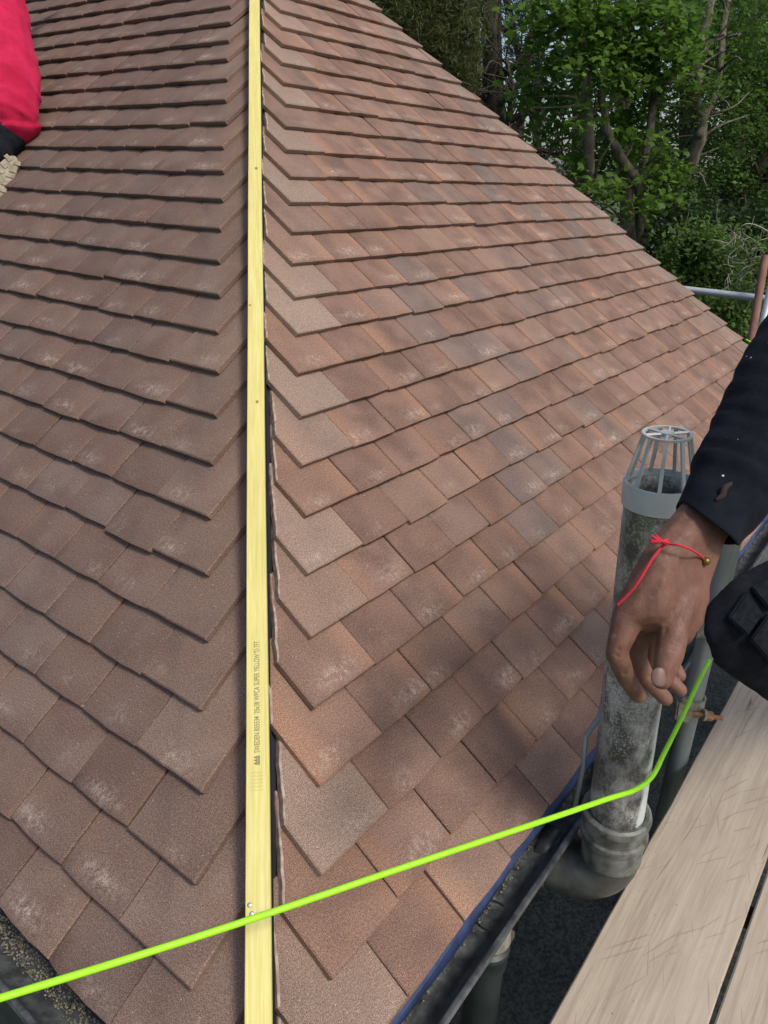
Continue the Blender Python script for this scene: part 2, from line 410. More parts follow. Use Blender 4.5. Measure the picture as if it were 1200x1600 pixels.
house = empty('house', (0, 0, -2.6), label='brown tiled house whose hipped roof fills the view either side of the yellow batten', cat='house')
def deck(side, pts, name='roof_slope'):
    return pydata(name, [plane(side, u, v, -.048) for u, v in pts], [tuple(range(len(pts)))], M_UNDER, house, False)
VT = 2.9 / CT
slopeR = deck('R', [(-.03, -.04), (4.32, -.04), (4.23 - .638 * 2.58, 2.58 / CT), (2.58, 2.58 / CT)])
tag(slopeR, 'sunlit reddish brown tiled slope right of the batten')
slopeL = deck('L', [(-.03, -.04), (7.0, -.04), (7.0, 2.58 / CT), (2.58, 2.58 / CT)])
tag(slopeL, 'duller grey brown tiled slope left of the batten')
# far slopes so that the roof closes
pydata('roof_slope', [(4.30, -.03, -.06), (4.4, 7, -.06), (2.58, 7, 2.2), (2.58, 2.58, 2.2)], [(0, 1, 2, 3)], M_UNDER, house, False)
# walls, fascia, soffit
for nm, a, b in (('wall', (.13, .13, -2.6), (4.1, .38, -.16)), ('wall', (.13, .382, -2.6), (.38, 7, -.16))):
    bm = bmesh.new(); box_bm(bm, a, b); from_bm(nm, bm, M_WALL, house, False)
for nm, a, b in (('fascia', (.03, .018, -.20), (4.25, .038, -.045)), ('fascia', (.018, .0, -.20), (.0385, 7, -.045)), ('soffit', (.04, .04, -.19), (4.1, .128, -.18)), ('soffit', (.04, .13, -.19), (.128, 7, -.18))):
    bm = bmesh.new(); box_bm(bm, a, b); from_bm(nm, bm, M_WALL, house, False)
hr = bmesh.new(); tube(hr, [Vector((0, 0, -.075)), Vector((2.5, 2.5, 2.5 * math.tan(TH) - .075))], .03, 4)
from_bm('hip_rafter', hr, M_UNDER, house, False)

# tile meshes (tail edge at y = 0, head towards +y, top of the tail edge at z = 0)
def add_uv(me):
    uvl = me.uv_layers.new(name='UVMap'); co = np.empty(len(me.vertices) * 3); me.vertices.foreach_get('co', co); co = co.reshape(-1, 3)
    li = np.empty(len(me.loops), dtype=np.int32); me.loops.foreach_get('vertex_index', li)
    dz = (co[:, 2] + DROP * co[:, 1]) * (np.abs(co[:, 2] + DROP * co[:, 1]) > .006)
    uv = np.stack([co[:, 0] + dz * .7, co[:, 1] + dz * .7], 1); uvl.data.foreach_set('uv', uv[li].astype(np.float32).ravel())
def tile_arrays(seed, length=TL):
    r = random.Random(seed)
    xs = [-.5, -.487, -.33, -.16, 0, .16, .33, .487, .5]; ys = [0, .0035, .055, length]
    ax, bx = r.uniform(-.001, .001), r.uniform(-1, 1)
    tail = [r.uniform(-.0009, .0009) for _ in xs]; sag = [r.uniform(-.0013, .0013) for _ in xs]
    camb = r.uniform(.0010, .0030)
    V = []; F = []
    for j, y in enumerate(ys):
        for i, x in enumerate(xs):
            z = camb * (1 - (2 * x) ** 2) - camb * .5 - DROP * y + ax * x * 2
            if j == 0: z -= .0022
            if i in (0, 8): z -= .0022
            V.append((x * TW, y + (tail[i] if j < 2 else 0) - (.0022 * (1 - (2 * x) ** 2) if j < 2 else 0), z))
    n = len(xs)
    for j in range(len(ys) - 1):
        for i in range(n - 1): F.append((j * n + i, j * n + i + 1, (j + 1) * n + i + 1, (j + 1) * n + i))
    b0 = len(V)
    for i, x in enumerate(xs):               # lower tail edge
        v = V[i]; V.append((v[0], v[1] + .001 + sag[i], v[2] - TT + .0022 + sag[i]))
    for i in range(n - 1): F.append((i, b0 + i, b0 + i + 1, i + 1)[::-1])
    c0 = len(V)
    for i in (0, n - 1):                      # lower head corners
        v = V[(len(ys) - 1) * n + i]; V.append((v[0], v[1], v[2] - TT))
    F.append((b0, 0, n, 2 * n, 3 * n, c0)); e = n - 1
    F.append((b0 + e, c0 + 1, 3 * n + e, 2 * n + e, n + e, e))
    F.append((b0, c0, c0 + 1, b0 + e) if False else tuple([b0 + i for i in range(n)][::-1] + [c0, c0 + 1]))
    return V, F
def tile_mesh(seed, mat):
    V, F = tile_arrays(seed); me = bpy.data.meshes.new('roof_tile'); me.from_pydata(V, [], F); me.update()
    bm = bmesh.new(); bm.from_mesh(me); bmesh.ops.recalc_face_normals(bm, faces=bm.faces); bm.to_mesh(me); bm.free()
    me.materials.append(mat); add_uv(me); me.shade_smooth(); me.set_sharp_from_angle(angle=R(40)); return me
NVAR = 7
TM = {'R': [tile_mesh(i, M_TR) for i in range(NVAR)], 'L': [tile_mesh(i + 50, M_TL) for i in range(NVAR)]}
def clip(poly, a, b, c):                       # keep a*x + b*y + c >= 0 ; marks the new edge
    out = []
    for i in range(len(poly)):
        p, q = poly[i], poly[(i + 1) % len(poly)]
        dp, dq = a * p[0] + b * p[1] + c, a * q[0] + b * q[1] + c
        if dp >= 0: out.append(p)
        if (dp >= 0) != (dq >= 0):
            t = dp / (dp - dq); out.append((p[0] + (q[0] - p[0]) * t, p[1] + (q[1] - p[1]) * t))
    return out
def cut_mesh(poly, mat, seed, line=None):
    r = random.Random(seed)
    pts = []
    for i in range(len(poly)):
        p, q = Vector(poly[i]), Vector(poly[(i + 1) % len(poly)]); L = (q - p).length
        if L < .004: continue
        cutedge = line is not None and abs(line[0] * p.x + line[1] * p.y + line[2]) < 1e-4 and abs(line[0] * q.x + line[1] * q.y + line[2]) < 1e-4
        k = max(1, int(L / (.02 if cutedge else .035))); nrm = Vector((-(q - p).y, (q - p).x)) / L
        for j in range(k):
            jit = r.uniform(-1, 1) * (.0016 if cutedge else .0007) if j else 0
            pts.append(((p + (q - p) * j / k) + nrm * jit, cutedge))
    if len(pts) < 3: return None
    cen = sum((p for p, _ in pts), Vector((0, 0))) / len(pts)
    bm = bmesh.new(); top, rim, bot = [], [], []
    for p, _ in pts:
        d = (cen - p); d = d / max(d.length, 1e-6); q = p + d * .0035
        top.append(bm.verts.new((q.x, q.y, -DROP * q.y))); rim.append(bm.verts.new((p.x, p.y, -DROP * p.y - .0026))); bot.append(bm.verts.new((p.x, p.y, -DROP * p.y - TT)))
    bm.faces.new(top); n = len(pts)
    for i in range(n):
        j = (i + 1) % n
        f0 = bm.faces.new((rim[i], rim[j], top[j], top[i])); f = bm.faces.new((bot[i], bot[j], rim[j], rim[i]))
        f.material_index = f0.material_index = 1 if pts[i][1] else 0
    bmesh.ops.recalc_face_normals(bm, faces=bm.faces)
    me = bpy.data.meshes.new('cut_tile'); bm.to_mesh(me); bm.free()
    me.materials.append(mat); me.materials.append(M_CUT); add_uv(me); me.shade_smooth(); me.set_sharp_from_angle(angle=R(38)); return me

MAXT = 300
def area_of(side, u, v):
    P = [pix(plane(side, u + a, v + b)) for a, b in ((-.08, 0), (.08, 0), (.08, .11), (-.08, .11))]
    if min(p[2] for p in P) < .1: return 0, 0
    A = abs(sum(P[i][0] * P[(i + 1) % 4][1] - P[(i + 1) % 4][0] * P[i][1] for i in range(4))) / 2
    cx = sum(p[0] for p in P) / 4; cy = sum(p[1] for p in P) / 4
    inside = -40 < cx < 1240 and -40 < cy < 1640
    near = -500 < cx < 1700 and -450 < cy < 1900
    return A, (2 if inside else 1 if near else 0)
PALE = {'R': {0: (.05, .35, 0), 1: (.75, .1, 0), 2: (.1, .45, 0), 3: (.1, .1, 0), 4: (.5, .4, 0), 5: (.75, .1, 0), 6: (.1, .5, 0), 7: (.55, .05, .1), 8: (.95, 0, 0), 9: (.1, .35, 0), 10: (.95, 0, 0),
               11: (.8, 0, 0), 12: (.2, .3, 0), 13: (.25, .1, .1), 14: (.9, 0, 0), 15: (.1, .1, .2), 16: (.8, 0, 0), 17: (.05, .1, .3), 18: (.9, 0, 0), 19: (.1, .1, .2), 20: (.8, 0, 0), 21: (.1, .35, 0), 22: (.7, 0, 0), -1: (.55, 0, .15)}}
def lay(side, slope, matset, mat):
    sgn = 1 if side == 'R' else -1
    u0 = U0R if side == 'R' else U0L; ov = 0 if side == 'R' else OL
    gap = .0185 * math.sqrt(2) + (.029 if side == 'R' else .0110)
    rr = random.Random(11 if side == 'R' else 12); todo = []
    tilt_row = 0
    for c in range(-2, 31):
        start = -1 if c > -2 else -1
        for k in range(-1, 48):
            uc = u0 + c * W / 2 + k * W + W / 2; v = c * G + ov
            # k = -1 is the tile cut along the hip
            A, vis = area_of(side, uc, max(v, -G))
            ju, jv, jr, jp = rr.gauss(0, .0007), rr.gauss(0, .0015), rr.gauss(0, R(.28)), rr.gauss(0, R(.25))
            if rr.random() < .10: jv -= .005; jr *= 2
            jh = rr.uniform(0, .0018)
            if k <= 0: jr *= .5
            r1, r2 = rr.random(), rr.random()
            if not vis or A < 3: continue
            far = 4.23 - .638 * v * CT
            if side == 'R' and uc - W / 2 > far: continue
            g_ = 0.0
            if side == 'R':
                f = noise.noise(Vector((uc * .9 + 3.1, v * .9, 4.2)))
                d_ = abs((uc - 1.55) * .35 - (v - .75))       # a run of slate grey tiles across the slope
                g_ = max(0, min(.8, f * 2.0)) * (1 if r1 < .3 else .0)
                if d_ < .085 and r2 < .5: g_ = .3 + .5 * r1
            else: g_ = .35 * r1 if r2 < .3 else 0
            if k <= 0: g_ = 0
            colr = (0, 0.12 * r2 if side == 'R' else .03 * r2, g_)
            if side == 'R' and r1 > .86: colr = (.25, .2, 0)
            todo.append((A, vis, c, k, uc, v, ju, jv, jr, jp, jh, colr))
    vis_n = 0; todo.sort(key=lambda t: (-(t[1] == 2), -t[0])); stuff = []
    for A, vis, c, k, uc, v, ju, jv, jr, jp, jh, colr in todo:
        seed = (c + 5) * 100 + k + (0 if side == 'R' else 7000)
        h = 0.0; vv = v + jv; y0 = 0.0; 
        if c == -2: y0 = G - .003; jr = 0
        # the clip against the hip, in tile coordinates (x towards u on the right slope, away from it on the left)
        corners = [(-TW / 2, y0), (TW / 2, y0), (TW / 2, TL), (-TW / 2, TL)]
        tipx = .006 if k == -1 else 0
        if k == -1:
            wd = .174 + random.Random(seed).uniform(-.006, .004)       # hip tiles are a little wider
            x1 = W / 2 - .001; x0 = x1 - wd
            corners = [(x0 * sgn, y0), (x1 * sgn, y0), (x1 * sgn, TL), (x0 * sgn, TL)] if sgn > 0 else [(x1 * sgn, y0), (x0 * sgn, y0), (x0 * sgn, TL), (x1 * sgn, TL)]
            jr *= .3
        gj = gap + (random.Random(seed + 1).uniform(-.014, .014) if side == 'R' else random.Random(seed + 1).uniform(0, .003))
        # u = uc + sgn*x ; keep u >= (vv+y)*CT + gj
        ln = (sgn, -CT, uc + ju - vv * CT - gj)
        poly = clip(corners, *ln); cut = len(poly) != 4 or k == -1; line = ln
        if side == 'R':
            lf = (-1, -.638 * CT, 4.23 - .638 * vv * CT - uc)
            p2 = clip(poly, *lf)
            if len(p2) != len(poly) or any((a[0] - b[0]) ** 2 > 1e-9 for a, b in zip(p2, poly)): cut = True; line = lf if k > 0 else ln; poly = p2; colr = (.45, 0, .3)
        if len(poly) < 3: continue
        if k == -1:
            cc = PALE['R'].get(c, (.4, .1, .1)) if side == 'R' else (.10 + .12 * random.Random(seed).random(), .05, 0)
            colr = cc
        M = slope_matrix(side, uc + ju, vv, h + jh + (.0008 if k == -1 else 0), jr, jp)
        if cut or c == -2:
            me = cut_mesh(poly, mat, seed, line)
            if me is None: continue
            nm = 'cut_tile' if cut else 'roof_tile'
            o = bpy.data.objects.new(nm, me)
        elif vis_n < MAXT and vis == 2 and A > 60:
            o = bpy.data.objects.new('roof_tile', matset[seed % NVAR]); vis_n += 1
        else:
            stuff.append((M, colr, seed)); continue
        col.objects.link(o); o.color = (*colr, 1)
        o.parent = slope; o.matrix_parent_inverse = parent_world(slope).inverted(); o.matrix_basis = M
    # the rest, joined
    V, F, UV, TR, TC = [], [], [], [], []; base = 0
    for M, colr, seed in stuff:
        tv, tf = tile_arrays(seed % 13)
        arr = np.array(tv); Mn = np.array(M); V.append(arr @ Mn[:3, :3].T + Mn[:3, 3]); UV.append(arr[:, :2])
        F += [tuple(i + base for i in f) for f in tf]; base += len(tv)
        q = (seed * .61803) % 1; TR.append(np.full(len(tv), q)); TC.append(np.tile(np.array([*colr, 1.0]), (len(tv), 1)))
    V = np.concatenate(V); UV = np.concatenate(UV); TR = np.concatenate(TR).astype(np.float32); TC = np.concatenate(TC).astype(np.float32)
    me = bpy.data.meshes.new('distant_tiles'); me.from_pydata(V.tolist(), [], F); me.update(); me.materials.append(mat)
    li = np.empty(len(me.loops), dtype=np.int32); me.loops.foreach_get('vertex_index', li)
    uvl = me.uv_layers.new(name='UVMap'); uvl.data.foreach_set('uv', UV[li].astype(np.float32).ravel())
    a = me.attributes.new('trand', 'FLOAT', 'POINT'); a.data.foreach_set('value', TR)
    a = me.attributes.new('tcol', 'FLOAT_COLOR', 'POINT'); a.data.foreach_set('color', TC.ravel())
    me.shade_smooth(); me.set_sharp_from_angle(angle=R(40))
    o = bpy.data.objects.new('roof_tiling', me); col.objects.link(o); o.color = (0, 0, 0, 1); o['kind'] = 'stuff'
    o.parent = slope; o.matrix_parent_inverse = parent_world(slope).inverted()
    print('tiles', side, vis_n, 'joined', len(stuff))
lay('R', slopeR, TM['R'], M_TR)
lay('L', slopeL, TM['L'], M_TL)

# ------------------------------------------------------------------ underlay strip and gutters
def strip(side, u0, u1, prof, thick, name, mat, parent, seg=40, wob=.0):
    # prof: list of (v_out, z) measured in plan distance from the corner line and height
    bm = bmesh.new(); rows = []
    for i in range(seg + 1):
        u = u0 + (u1 - u0) * i / seg; row = []
        for j, (y, z) in enumerate(prof):
            dz = noise.noise(Vector((u * 4, j * 1.7, 2))) * wob
            row.append(bm.verts.new((u, y + dz, z + dz * .5) if side == 'R' else (y + dz, u, z + dz * .5)))
        rows.append(row)
    for a, b in zip(rows, rows[1:]):
        for j in range(len(prof) - 1): bm.faces.new((a[j], a[j + 1], b[j + 1], b[j]))
    bmesh.ops.recalc_face_normals(bm, faces=bm.faces)
    o = from_bm(name, bm, mat, parent); m = o.modifiers.new('s', 'SOLIDIFY'); m.thickness = thick; m.offset = 0
    return sharp(o, 50)
strip('R', -.05, 4.3, [(.0, -.042), (-.055, -.080), (-.081, -.093), (-.085, -.100), (-.086, -.110)], .0012, 'underlay_strip', M_MEM, house, 120, .006)
strip('L', .10, 7, [(.0, -.042), (-.05, -.084), (-.07, -.11)], .0012, 'underlay_strip', M_UNDER, house, 60, .004)
gr, gc = .054, (-.078, -.108)
def gprof():
    P = [(gc[0] + gr - .001, gc[1] + .012)]
    for k in range(13):
        a = math.pi * k / 12; P.append((gc[0] + gr * math.cos(a), gc[1] - gr * math.sin(a)))
    P += [(gc[0] - gr - .003, gc[1] + .004), (gc[0] - gr - .009, gc[1] + .005), (gc[0] - gr - .011, gc[1] - .002), (gc[0] - gr - .007, gc[1] - .007)]
    return P
g1 = strip('R', -.125, 4.35, gprof(), .002, 'gutter', M_GUT, house, 60)
g2 = strip('L', -.1, 7.0, gprof(), .002, 'gutter', M_GUT, house, 60)
# union bracket sleeves on the gutter
for x in (.15, 1.42, 2.3):
    bm = bmesh.new(); rows = []
    for dx in (0, .03):
        rows.append([bm.verts.new((x + dx, gc[0] + (gr + .004) * math.cos(math.pi * k / 12), gc[1] - (gr + .004) * math.sin(math.pi * k / 12))) for k in range(13)])
    for k in range(12): bm.faces.new((rows[0][k], rows[0][k + 1], rows[1][k + 1], rows[1][k]))
    o = from_bm('gutter_bracket', bm, M_GUT, house); m = o.modifiers.new('s', 'SOLIDIFY'); m.thickness = .003
# steel strap bracket bent up beside the soil pipe
bm = bmesh.new()
pp = [spot(898, 1262, 1.47), spot(911, 1200, 1.445), spot(915, 1150, 1.43), spot(923, 1140, 1.44), spot(937, 1118, 1.46), spot(944, 1085, 1.50)]
tube(bm, pp, .0048, 6, squash=(1, .35)); from_bm('gutter_bracket', bm, M_GALV, house)
# debris in the gutter
def grit(name, n, fn, size, mat, label, cat, parent=None):
    base = [Vector(v) for v in ((1, 0, -.5), (-.6, .8, -.4), (-.5, -.8, -.5), (.1, .1, .9), (.5, .6, .2))]
    faces = [(0, 1, 3), (1, 2, 3), (2, 0, 3), (0, 2, 1), (0, 4, 1), (0, 3, 4), (4, 3, 1)]
    V, F = [], []
    for i in range(n):
        p = fn(); rot = Matrix.Rotation(rng.uniform(0, 6.28), 3, Vector(rng.normal(size=3)).normalized()); s = size * rng.uniform(.4, 1.5)
        b = len(V); V += [p + rot @ (v * s) for v in base]; F += [tuple(k + b for k in f) for f in faces]
    o = pydata(name, V, F, mat, parent, False); tag(o, label, cat, kind='stuff'); return o
def in_gut_L():
    u = rng.uniform(-.05, 1.6); a = rng.uniform(.15, 1.9); f = noise.noise(Vector((u * 14, 0, 0)))
    r = gr - .004 - rng.uniform(0, .022 + .014 * f)
    return Vector((gc[0] + r * math.cos(a), u, gc[1] - r * math.sin(a)))
grit('gutter_moss', 9000, in_gut_L, .0020, M_MOSS, 'dry brown moss and grit lying in the left gutter', 'moss')
def in_gut_R():
    u = rng.uniform(0, 3.2); a = rng.uniform(.25, 1.6); r = gr - .003 - rng.uniform(0, .010)
    return Vector((u, gc[0] + r * math.cos(a), gc[1] - r * math.sin(a)))
grit('gutter_grit', 3800, in_gut_R, .0020, M_MOSS, 'fine grit lying along the black gutter below the right slope', 'grit')

# downpipe with its socket
dp = (.50, -.088)
bm = bmesh.new(); lathe(bm, [(.032, 0), (.032, .07), (.0405, .074), (.0415, .078), (.0415, .086), (.039, .09), (.039, .125), (.0345, .128), (.034, 2.3)], (dp[0], dp[1], -.155), (dp[0], dp[1], -3), 32)
bmesh.ops.recalc_face_normals(bm, faces=bm.faces); o = sharp(from_bm('downpipe', bm, M_BATTENPIPE, house), 40)
bm = bmesh.new(); box_bm(bm, (dp[0] + .035, dp[1] - .03, -.25), (dp[0] + .052, dp[1] + .006, -.228), .002); from_bm('pipe_clip', bm, M_BARK2, o)
# white sealant smear round the outlet
bm = bmesh.new(); lathe(bm, [(.036, 0), (.040, .012), (.037, .035), (.041, .05), (.034, .062)], (dp[0], dp[1], -.158), (dp[0], dp[1], -3), 24); from_bm('sealant', bm, simple('old mastic', (.32, .30, .24), .8, (.18, .17, .14), 60, .002), o)

# ------------------------------------------------------------------ flat roof, ground
bm = bmesh.new(); box_bm(bm, (.02, -2.6, -1.15), (9, .128, -.90)); ft = from_bm('flat_roof', bm, M_FELT, None, False)
tag(ft, 'low flat roof of dark green mineral felt below the gutter', 'flat roof')
tube_obj('felt_roll_edge', [(.62, -.33, -.885), (1.05, -.33, -.885), (1.08, -.18, -.885)], .028, M_FELT, ft, 12)
bm = bmesh.new()
for i in range(-30, 31, 2):
    pass
g = pydata('ground', [(-300, -300, -2.6), (300, -300, -2.6), (300, 300, -2.6), (-300, 300, -2.6)], [(0, 1, 2, 3)], M_GRASS, None, False); tag(g, 'rough green ground under the trees', kind='structure')

# ------------------------------------------------------------------ hip batten
hipd = Vector((1, 1, math.tan(TH))).normalized(); sidev = Vector((1, -1, 0)).normalized(); upv = sidev.cross(hipd).normalized()
if upv.z < 0: upv = -upv
BM_ = Matrix(((sidev.x, hipd.x, upv.x, 0), (sidev.y, hipd.y, upv.y, 0), (sidev.z, hipd.z, upv.z, -.014), (0, 0, 0, 1)))
batten = empty('timber_batten', (0, 0, 0), label='long yellow treated timber batten running up the hip between the tiles', cat='batten')
batten.matrix_basis = BM_
def hip_len(s): return s * math.sqrt(2 + math.tan(TH) ** 2)
bm = bmesh.new(); L0, L1 = hip_len(-.03), hip_len(2.55); segs = 60
rows = []
for i in range(segs + 1):
    y = L0 + (L1 - L0) * i / segs; dx = noise.noise(Vector((y * 1.3, 5, 0))) * .0016; dz = noise.noise(Vector((y * 1.1, 9, 0))) * .001
    b = .0016; hw = .019
    rows.append([bm.verts.new((x + dx, y, z + dz)) for x, z in ((-hw, 0), (-hw + b * .3, .025 - b), (-hw + b, .025), (hw - b, .025), (hw - b * .3, .025 - b), (hw, 0))])
for a, b in zip(rows, rows[1:]):
    for j in range(6): bm.faces.new((a[j], a[(j + 1) % 6], b[(j + 1) % 6], b[j]))
bm.faces.new(rows[0][::-1]); bm.faces.new(rows[-1])
bmesh.ops.recalc_face_normals(bm, faces=bm.faces)
me = bpy.data.meshes.new('batten_timber'); bm.to_mesh(me); bm.free(); me.materials.append(M_BAT)
bt = bpy.data.objects.new('batten_timber', me); col.objects.link(bt); bt.parent = batten; sharp(bt, 30)
def s_at(py):                             # distance up the batten of a row of the photograph
    a, b = -.05, 3.0
    for _ in range(40):
        m = (a + b) / 2
        if pix(BM_ @ Vector((0, hip_len(m), .025)))[1] > py: a = m
        else: b = m
    return hip_len((a + b) / 2)
def on_batten(o): o.parent = batten; return o
for x, py in ((-.0115, 1413), (-.0085, 1427)):
    bm = bmesh.new(); lathe(bm, [(.0, .0012), (.0022, .0013), (.0034, .0008), (.0036, 0)], (x, s_at(py), .0252), (x, s_at(py), 1), 18); bmesh.ops.recalc_face_normals(bm, faces=bm.faces)
    on_batten(from_bm('nail_head', bm, M_ZINC))
for x, py, r in ((.003, 628, .0034), (-.013, 477, .0026), (.004, 263, .005)):
    bm = bmesh.new(); bmesh.ops.create_circle(bm, cap_ends=True, radius=r, segments=14, matrix=Matrix.Translation((x, s_at(py), .02535)) @ Matrix.Diagonal((1, 1.4, 1, 1)))
    on_batten(from_bm('knot', bm, M_KNOT, None, False))
# stamped lettering: reads up the batten
y0, y1 = s_at(1176), s_at(1022)
def stamp(body, start, end, height, name='stamped_lettering', xoff=0.0):
    cu = bpy.data.curves.new('t', 'FONT'); cu.body = body; cu.size = height; cu.fill_mode = 'BOTH'; cu.offset = .00003
    o = bpy.data.objects.new('t', cu); col.objects.link(o)
    me = bpy.data.meshes.new_from_object(o.evaluated_get(bpy.context.evaluated_depsgraph_get())); bpy.data.objects.remove(o)
    xs = [v.co.x for v in me.vertices]; w_ = max(xs) - min(xs); k = (end - start) / w_; mn = min(xs)
    for v in me.vertices:
        x, y = (v.co.x - mn) * k, v.co.y
        v.co = Vector((.0045 - y + xoff, start + x, .02545))
    me.name = name; return on_batten(link(name, me, M_INK, None, False))
stamp('SWEDEN BS5534  25x38 WPCA SUPER YELLOW', y0, y1, .0132)
stamp('TM', s_at(1021), s_at(1018.5), .004, xoff=-.006)
stamp('TFT', s_at(1012), s_at(1002), .0132)
def flat_marks(name, polys):
    bm = bmesh.new()
    for P in polys: bm.faces.new([bm.verts.new((x, y, .02545)) for x, y in P])
    return on_batten(from_bm(name, bm, M_INK, None, False))
yt = s_at(1196); yh = s_at(1180) - yt
pol = []
for k, dx in enumerate((.0035, .0, -.0035)):    # three little firs over bars
    yy = yt + yh * .35
    pol.append([(dx + .0045 - .0045 + .0, yy), (dx + .0, yy), (dx - .001, yy)][0:0] or [(dx - .0019, yy), (dx + .0019, yy), (dx, yy + yh * .62)])
for k in range(3): pol.append([(-.0056, yt + yh * .1 * k), (.0056, yt + yh * .1 * k), (.0056, yt + yh * (.1 * k + .06)), (-.0056, yt + yh * (.1 * k + .06))])
# the firs point up the lettering's own height, which is towards -x
def rotm(P, c=(0, 0)): return P
pol = []
yb = yt; n3 = 3
for k in range(3):
    yc = yb + yh * (.2 + .3 * k); pol.append([(.0000, yc - yh * .15), (.0000, yc + yh * .15), (-.0058, yc)])
for k in range(3):
    pol.append([(.0009 + .0014 * k, yb + yh * .04), (.0009 + .0014 * k, yb + yh * .96), (.0018 + .0014 * k, yb + yh * .96), (.0018 + .0014 * k, yb + yh * .04)])
flat_marks('stamped_firs', pol)
yc = s_at(1016.5); hh = (s_at(1013) - s_at(1020)) / 2; pol = []
def ring_poly(pts, t):
    n = len(pts); c = Vector((sum(p[0] for p in pts) / n, sum(p[1] for p in pts) / n)); out = []
    for i in range(n):
        a, b = Vector(pts[i]), Vector(pts[(i + 1) % n]); a2, b2 = a + (c - a) * t, b + (c - b) * t
        out.append([tuple(a), tuple(b), tuple(b2), tuple(a2)])
    return out
pol += ring_poly([(.006, yc), (0, yc + hh), (-.006, yc), (0, yc - hh)], .18)
pol.append([(.0026, yc - hh * .2), (.0020, yc - hh * .05), (-.0026, yc + hh * .25), (-.0020, yc + hh * .1)])
flat_marks('stamped_diamond', pol)
# wavy stamp under the firs
pol = []
M_FAINT = simple('faint stamp', (.46, .40, .10), .6)
bm = bmesh.new(); ya, yb2 = s_at(1236), s_at(1203)
for r_ in range(6):
    for k in range(6):
        xa, xb = -.010 + k * .0034, -.010 + (k + 1) * .0034; yb_ = ya + (yb2 - ya) * r_ / 6; a_, b_ = (0, .0018) if k % 2 else (.0018, 0)
        bm.faces.new([bm.verts.new(p) for p in ((xa, yb_ + a_, .0254), (xb, yb_ + b_, .0254), (xb, yb_ + b_ + .0007, .0254), (xa, yb_ + a_ + .0007, .0254))])
on_batten(from_bm('stamped_waves', bm, M_FAINT, None, False))

# ------------------------------------------------------------------ soil vent pipe
PB, PT = Vector((.7497, -.2097, -.0594)), Vector((.7171, -.1816, .665)); ax = (PT - PB).normalized()
def along(z): return PB + (PT - PB) * ((z - PB.z) / (PT.z - PB.z))
svp = empty('soil_vent_pipe', tuple(along(-.1)), label='tall lichen stained soil vent pipe with grey cage top rising beside the gutter', cat='vent pipe')
bm = bmesh.new(); prof = [(.045, .70), (.0515, .705)] 
def wobr(i, k): return 1 + .01 * noise.noise(Vector((i * .35, math.cos(k / 36 * 6.28) * 2, math.sin(k / 36 * 6.28) * 2)))
pts = [along(-.06 + .72 * i / 40) for i in range(41)]
cen = along(.3)
tube(bm, [p - cen for p in pts], .0515, 36, cap=False, wob=wobr); bmesh.ops.recalc_face_normals(bm, faces=bm.faces)
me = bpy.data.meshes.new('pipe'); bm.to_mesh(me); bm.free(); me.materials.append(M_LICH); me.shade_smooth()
po = bpy.data.objects.new('pipe', me); col.objects.link(po); po.parent = svp; po.matrix_parent_inverse = parent_world(svp).inverted(); po.location = cen
m = po.modifiers.new('s', 'SOLIDIFY'); m.thickness = .005; m.offset = -1
# socket and elbow turning to the wall
bm = bmesh.new(); b0 = along(-.15)
lathe(bm, [(.0530, .120), (.0535, .137), (.0600, .140), (.0650, .136), (.0665, .128), (.0650, .120), (.0610, .116), (.0605, .092), (.0645, .087), (.0650, .080), (.0640, .074), (.0595, .069), (.0585, .02)], b0, PT, 40)
bmesh.ops.recalc_face_normals(bm, faces=bm.faces); so_ = sharp(from_bm('socket', bm, M_SOCKRIM, svp), 28)
bm = bmesh.new(); path = [b0 + ax * .03]
for k in range(9):
    a = math.pi / 2 * k / 8; path.append(b0 + Vector((-.02 * (1 - math.cos(a)), .072 * (1 - math.cos(a)), -.072 * math.sin(a))) + ax * .02)
path.append(path[-1] + Vector((-.02, .30, -.01)))
tube(bm, path, .0565, 36, cap=False); bmesh.ops.recalc_face_normals(bm, faces=bm.faces); from_bm('elbow', bm, M_SOCK, svp)
bm = bmesh.new(); e0 = path[-2] + Vector((-.003, .03, 0)); lathe(bm, [(.057, 0), (.062, .002), (.062, .03), (.057, .032)], e0, e0 + Vector((-.02, .3, -.01)), 36); bmesh.ops.recalc_face_normals(bm, faces=bm.faces); from_bm('elbow_collar', bm, M_SOCK, svp)
# vent cage
cage = bmesh.new(); c0 = along(.632)
lathe(cage, [(.0525, .006), (.0535, 0), (.0560, .001), (.0565, .036), (.0555, .040), (.0520, .040), (.0515, .010)], c0, PT + ax, 48)
bmesh.ops.recalc_face_normals(cage, faces=cage.faces); cg = sharp(from_bm('vent_cage', cage, M_CAGE, svp), 35)
x_, y_ = frame_of(ax); top = c0 + ax * .116
for k in range(9):
    a = 2 * math.pi * (k + .35) / 9; rd = x_ * math.cos(a) + y_ * math.sin(a); tn = ax.cross(rd)
    lo, hi = c0 + ax * .034 + rd * .0535, top + rd * .034
    bm = bmesh.new(); vv = []
    for p in (lo, hi):
        for s1, s2 in ((-1, -1), (1, -1), (1, 1), (-1, 1)): vv.append(bm.verts.new(p + tn * .0028 * s1 + rd * .0020 * s2))
    for f in ((0, 1, 2, 3), (4, 7, 6, 5), (0, 4, 5, 1), (1, 5, 6, 2), (2, 6, 7, 3), (3, 7, 4, 0)): bm.faces.new([vv[i] for i in f])
    bmesh.ops.recalc_face_normals(bm, faces=bm.faces); from_bm('cage_bar', bm, M_CAGE, cg, False)
bm = bmesh.new(); lathe(bm, [(.032, -.002), (.0365, -.002), (.037, .0015), (.032, .0015), (.032, -.002)], top, top + ax, 40)
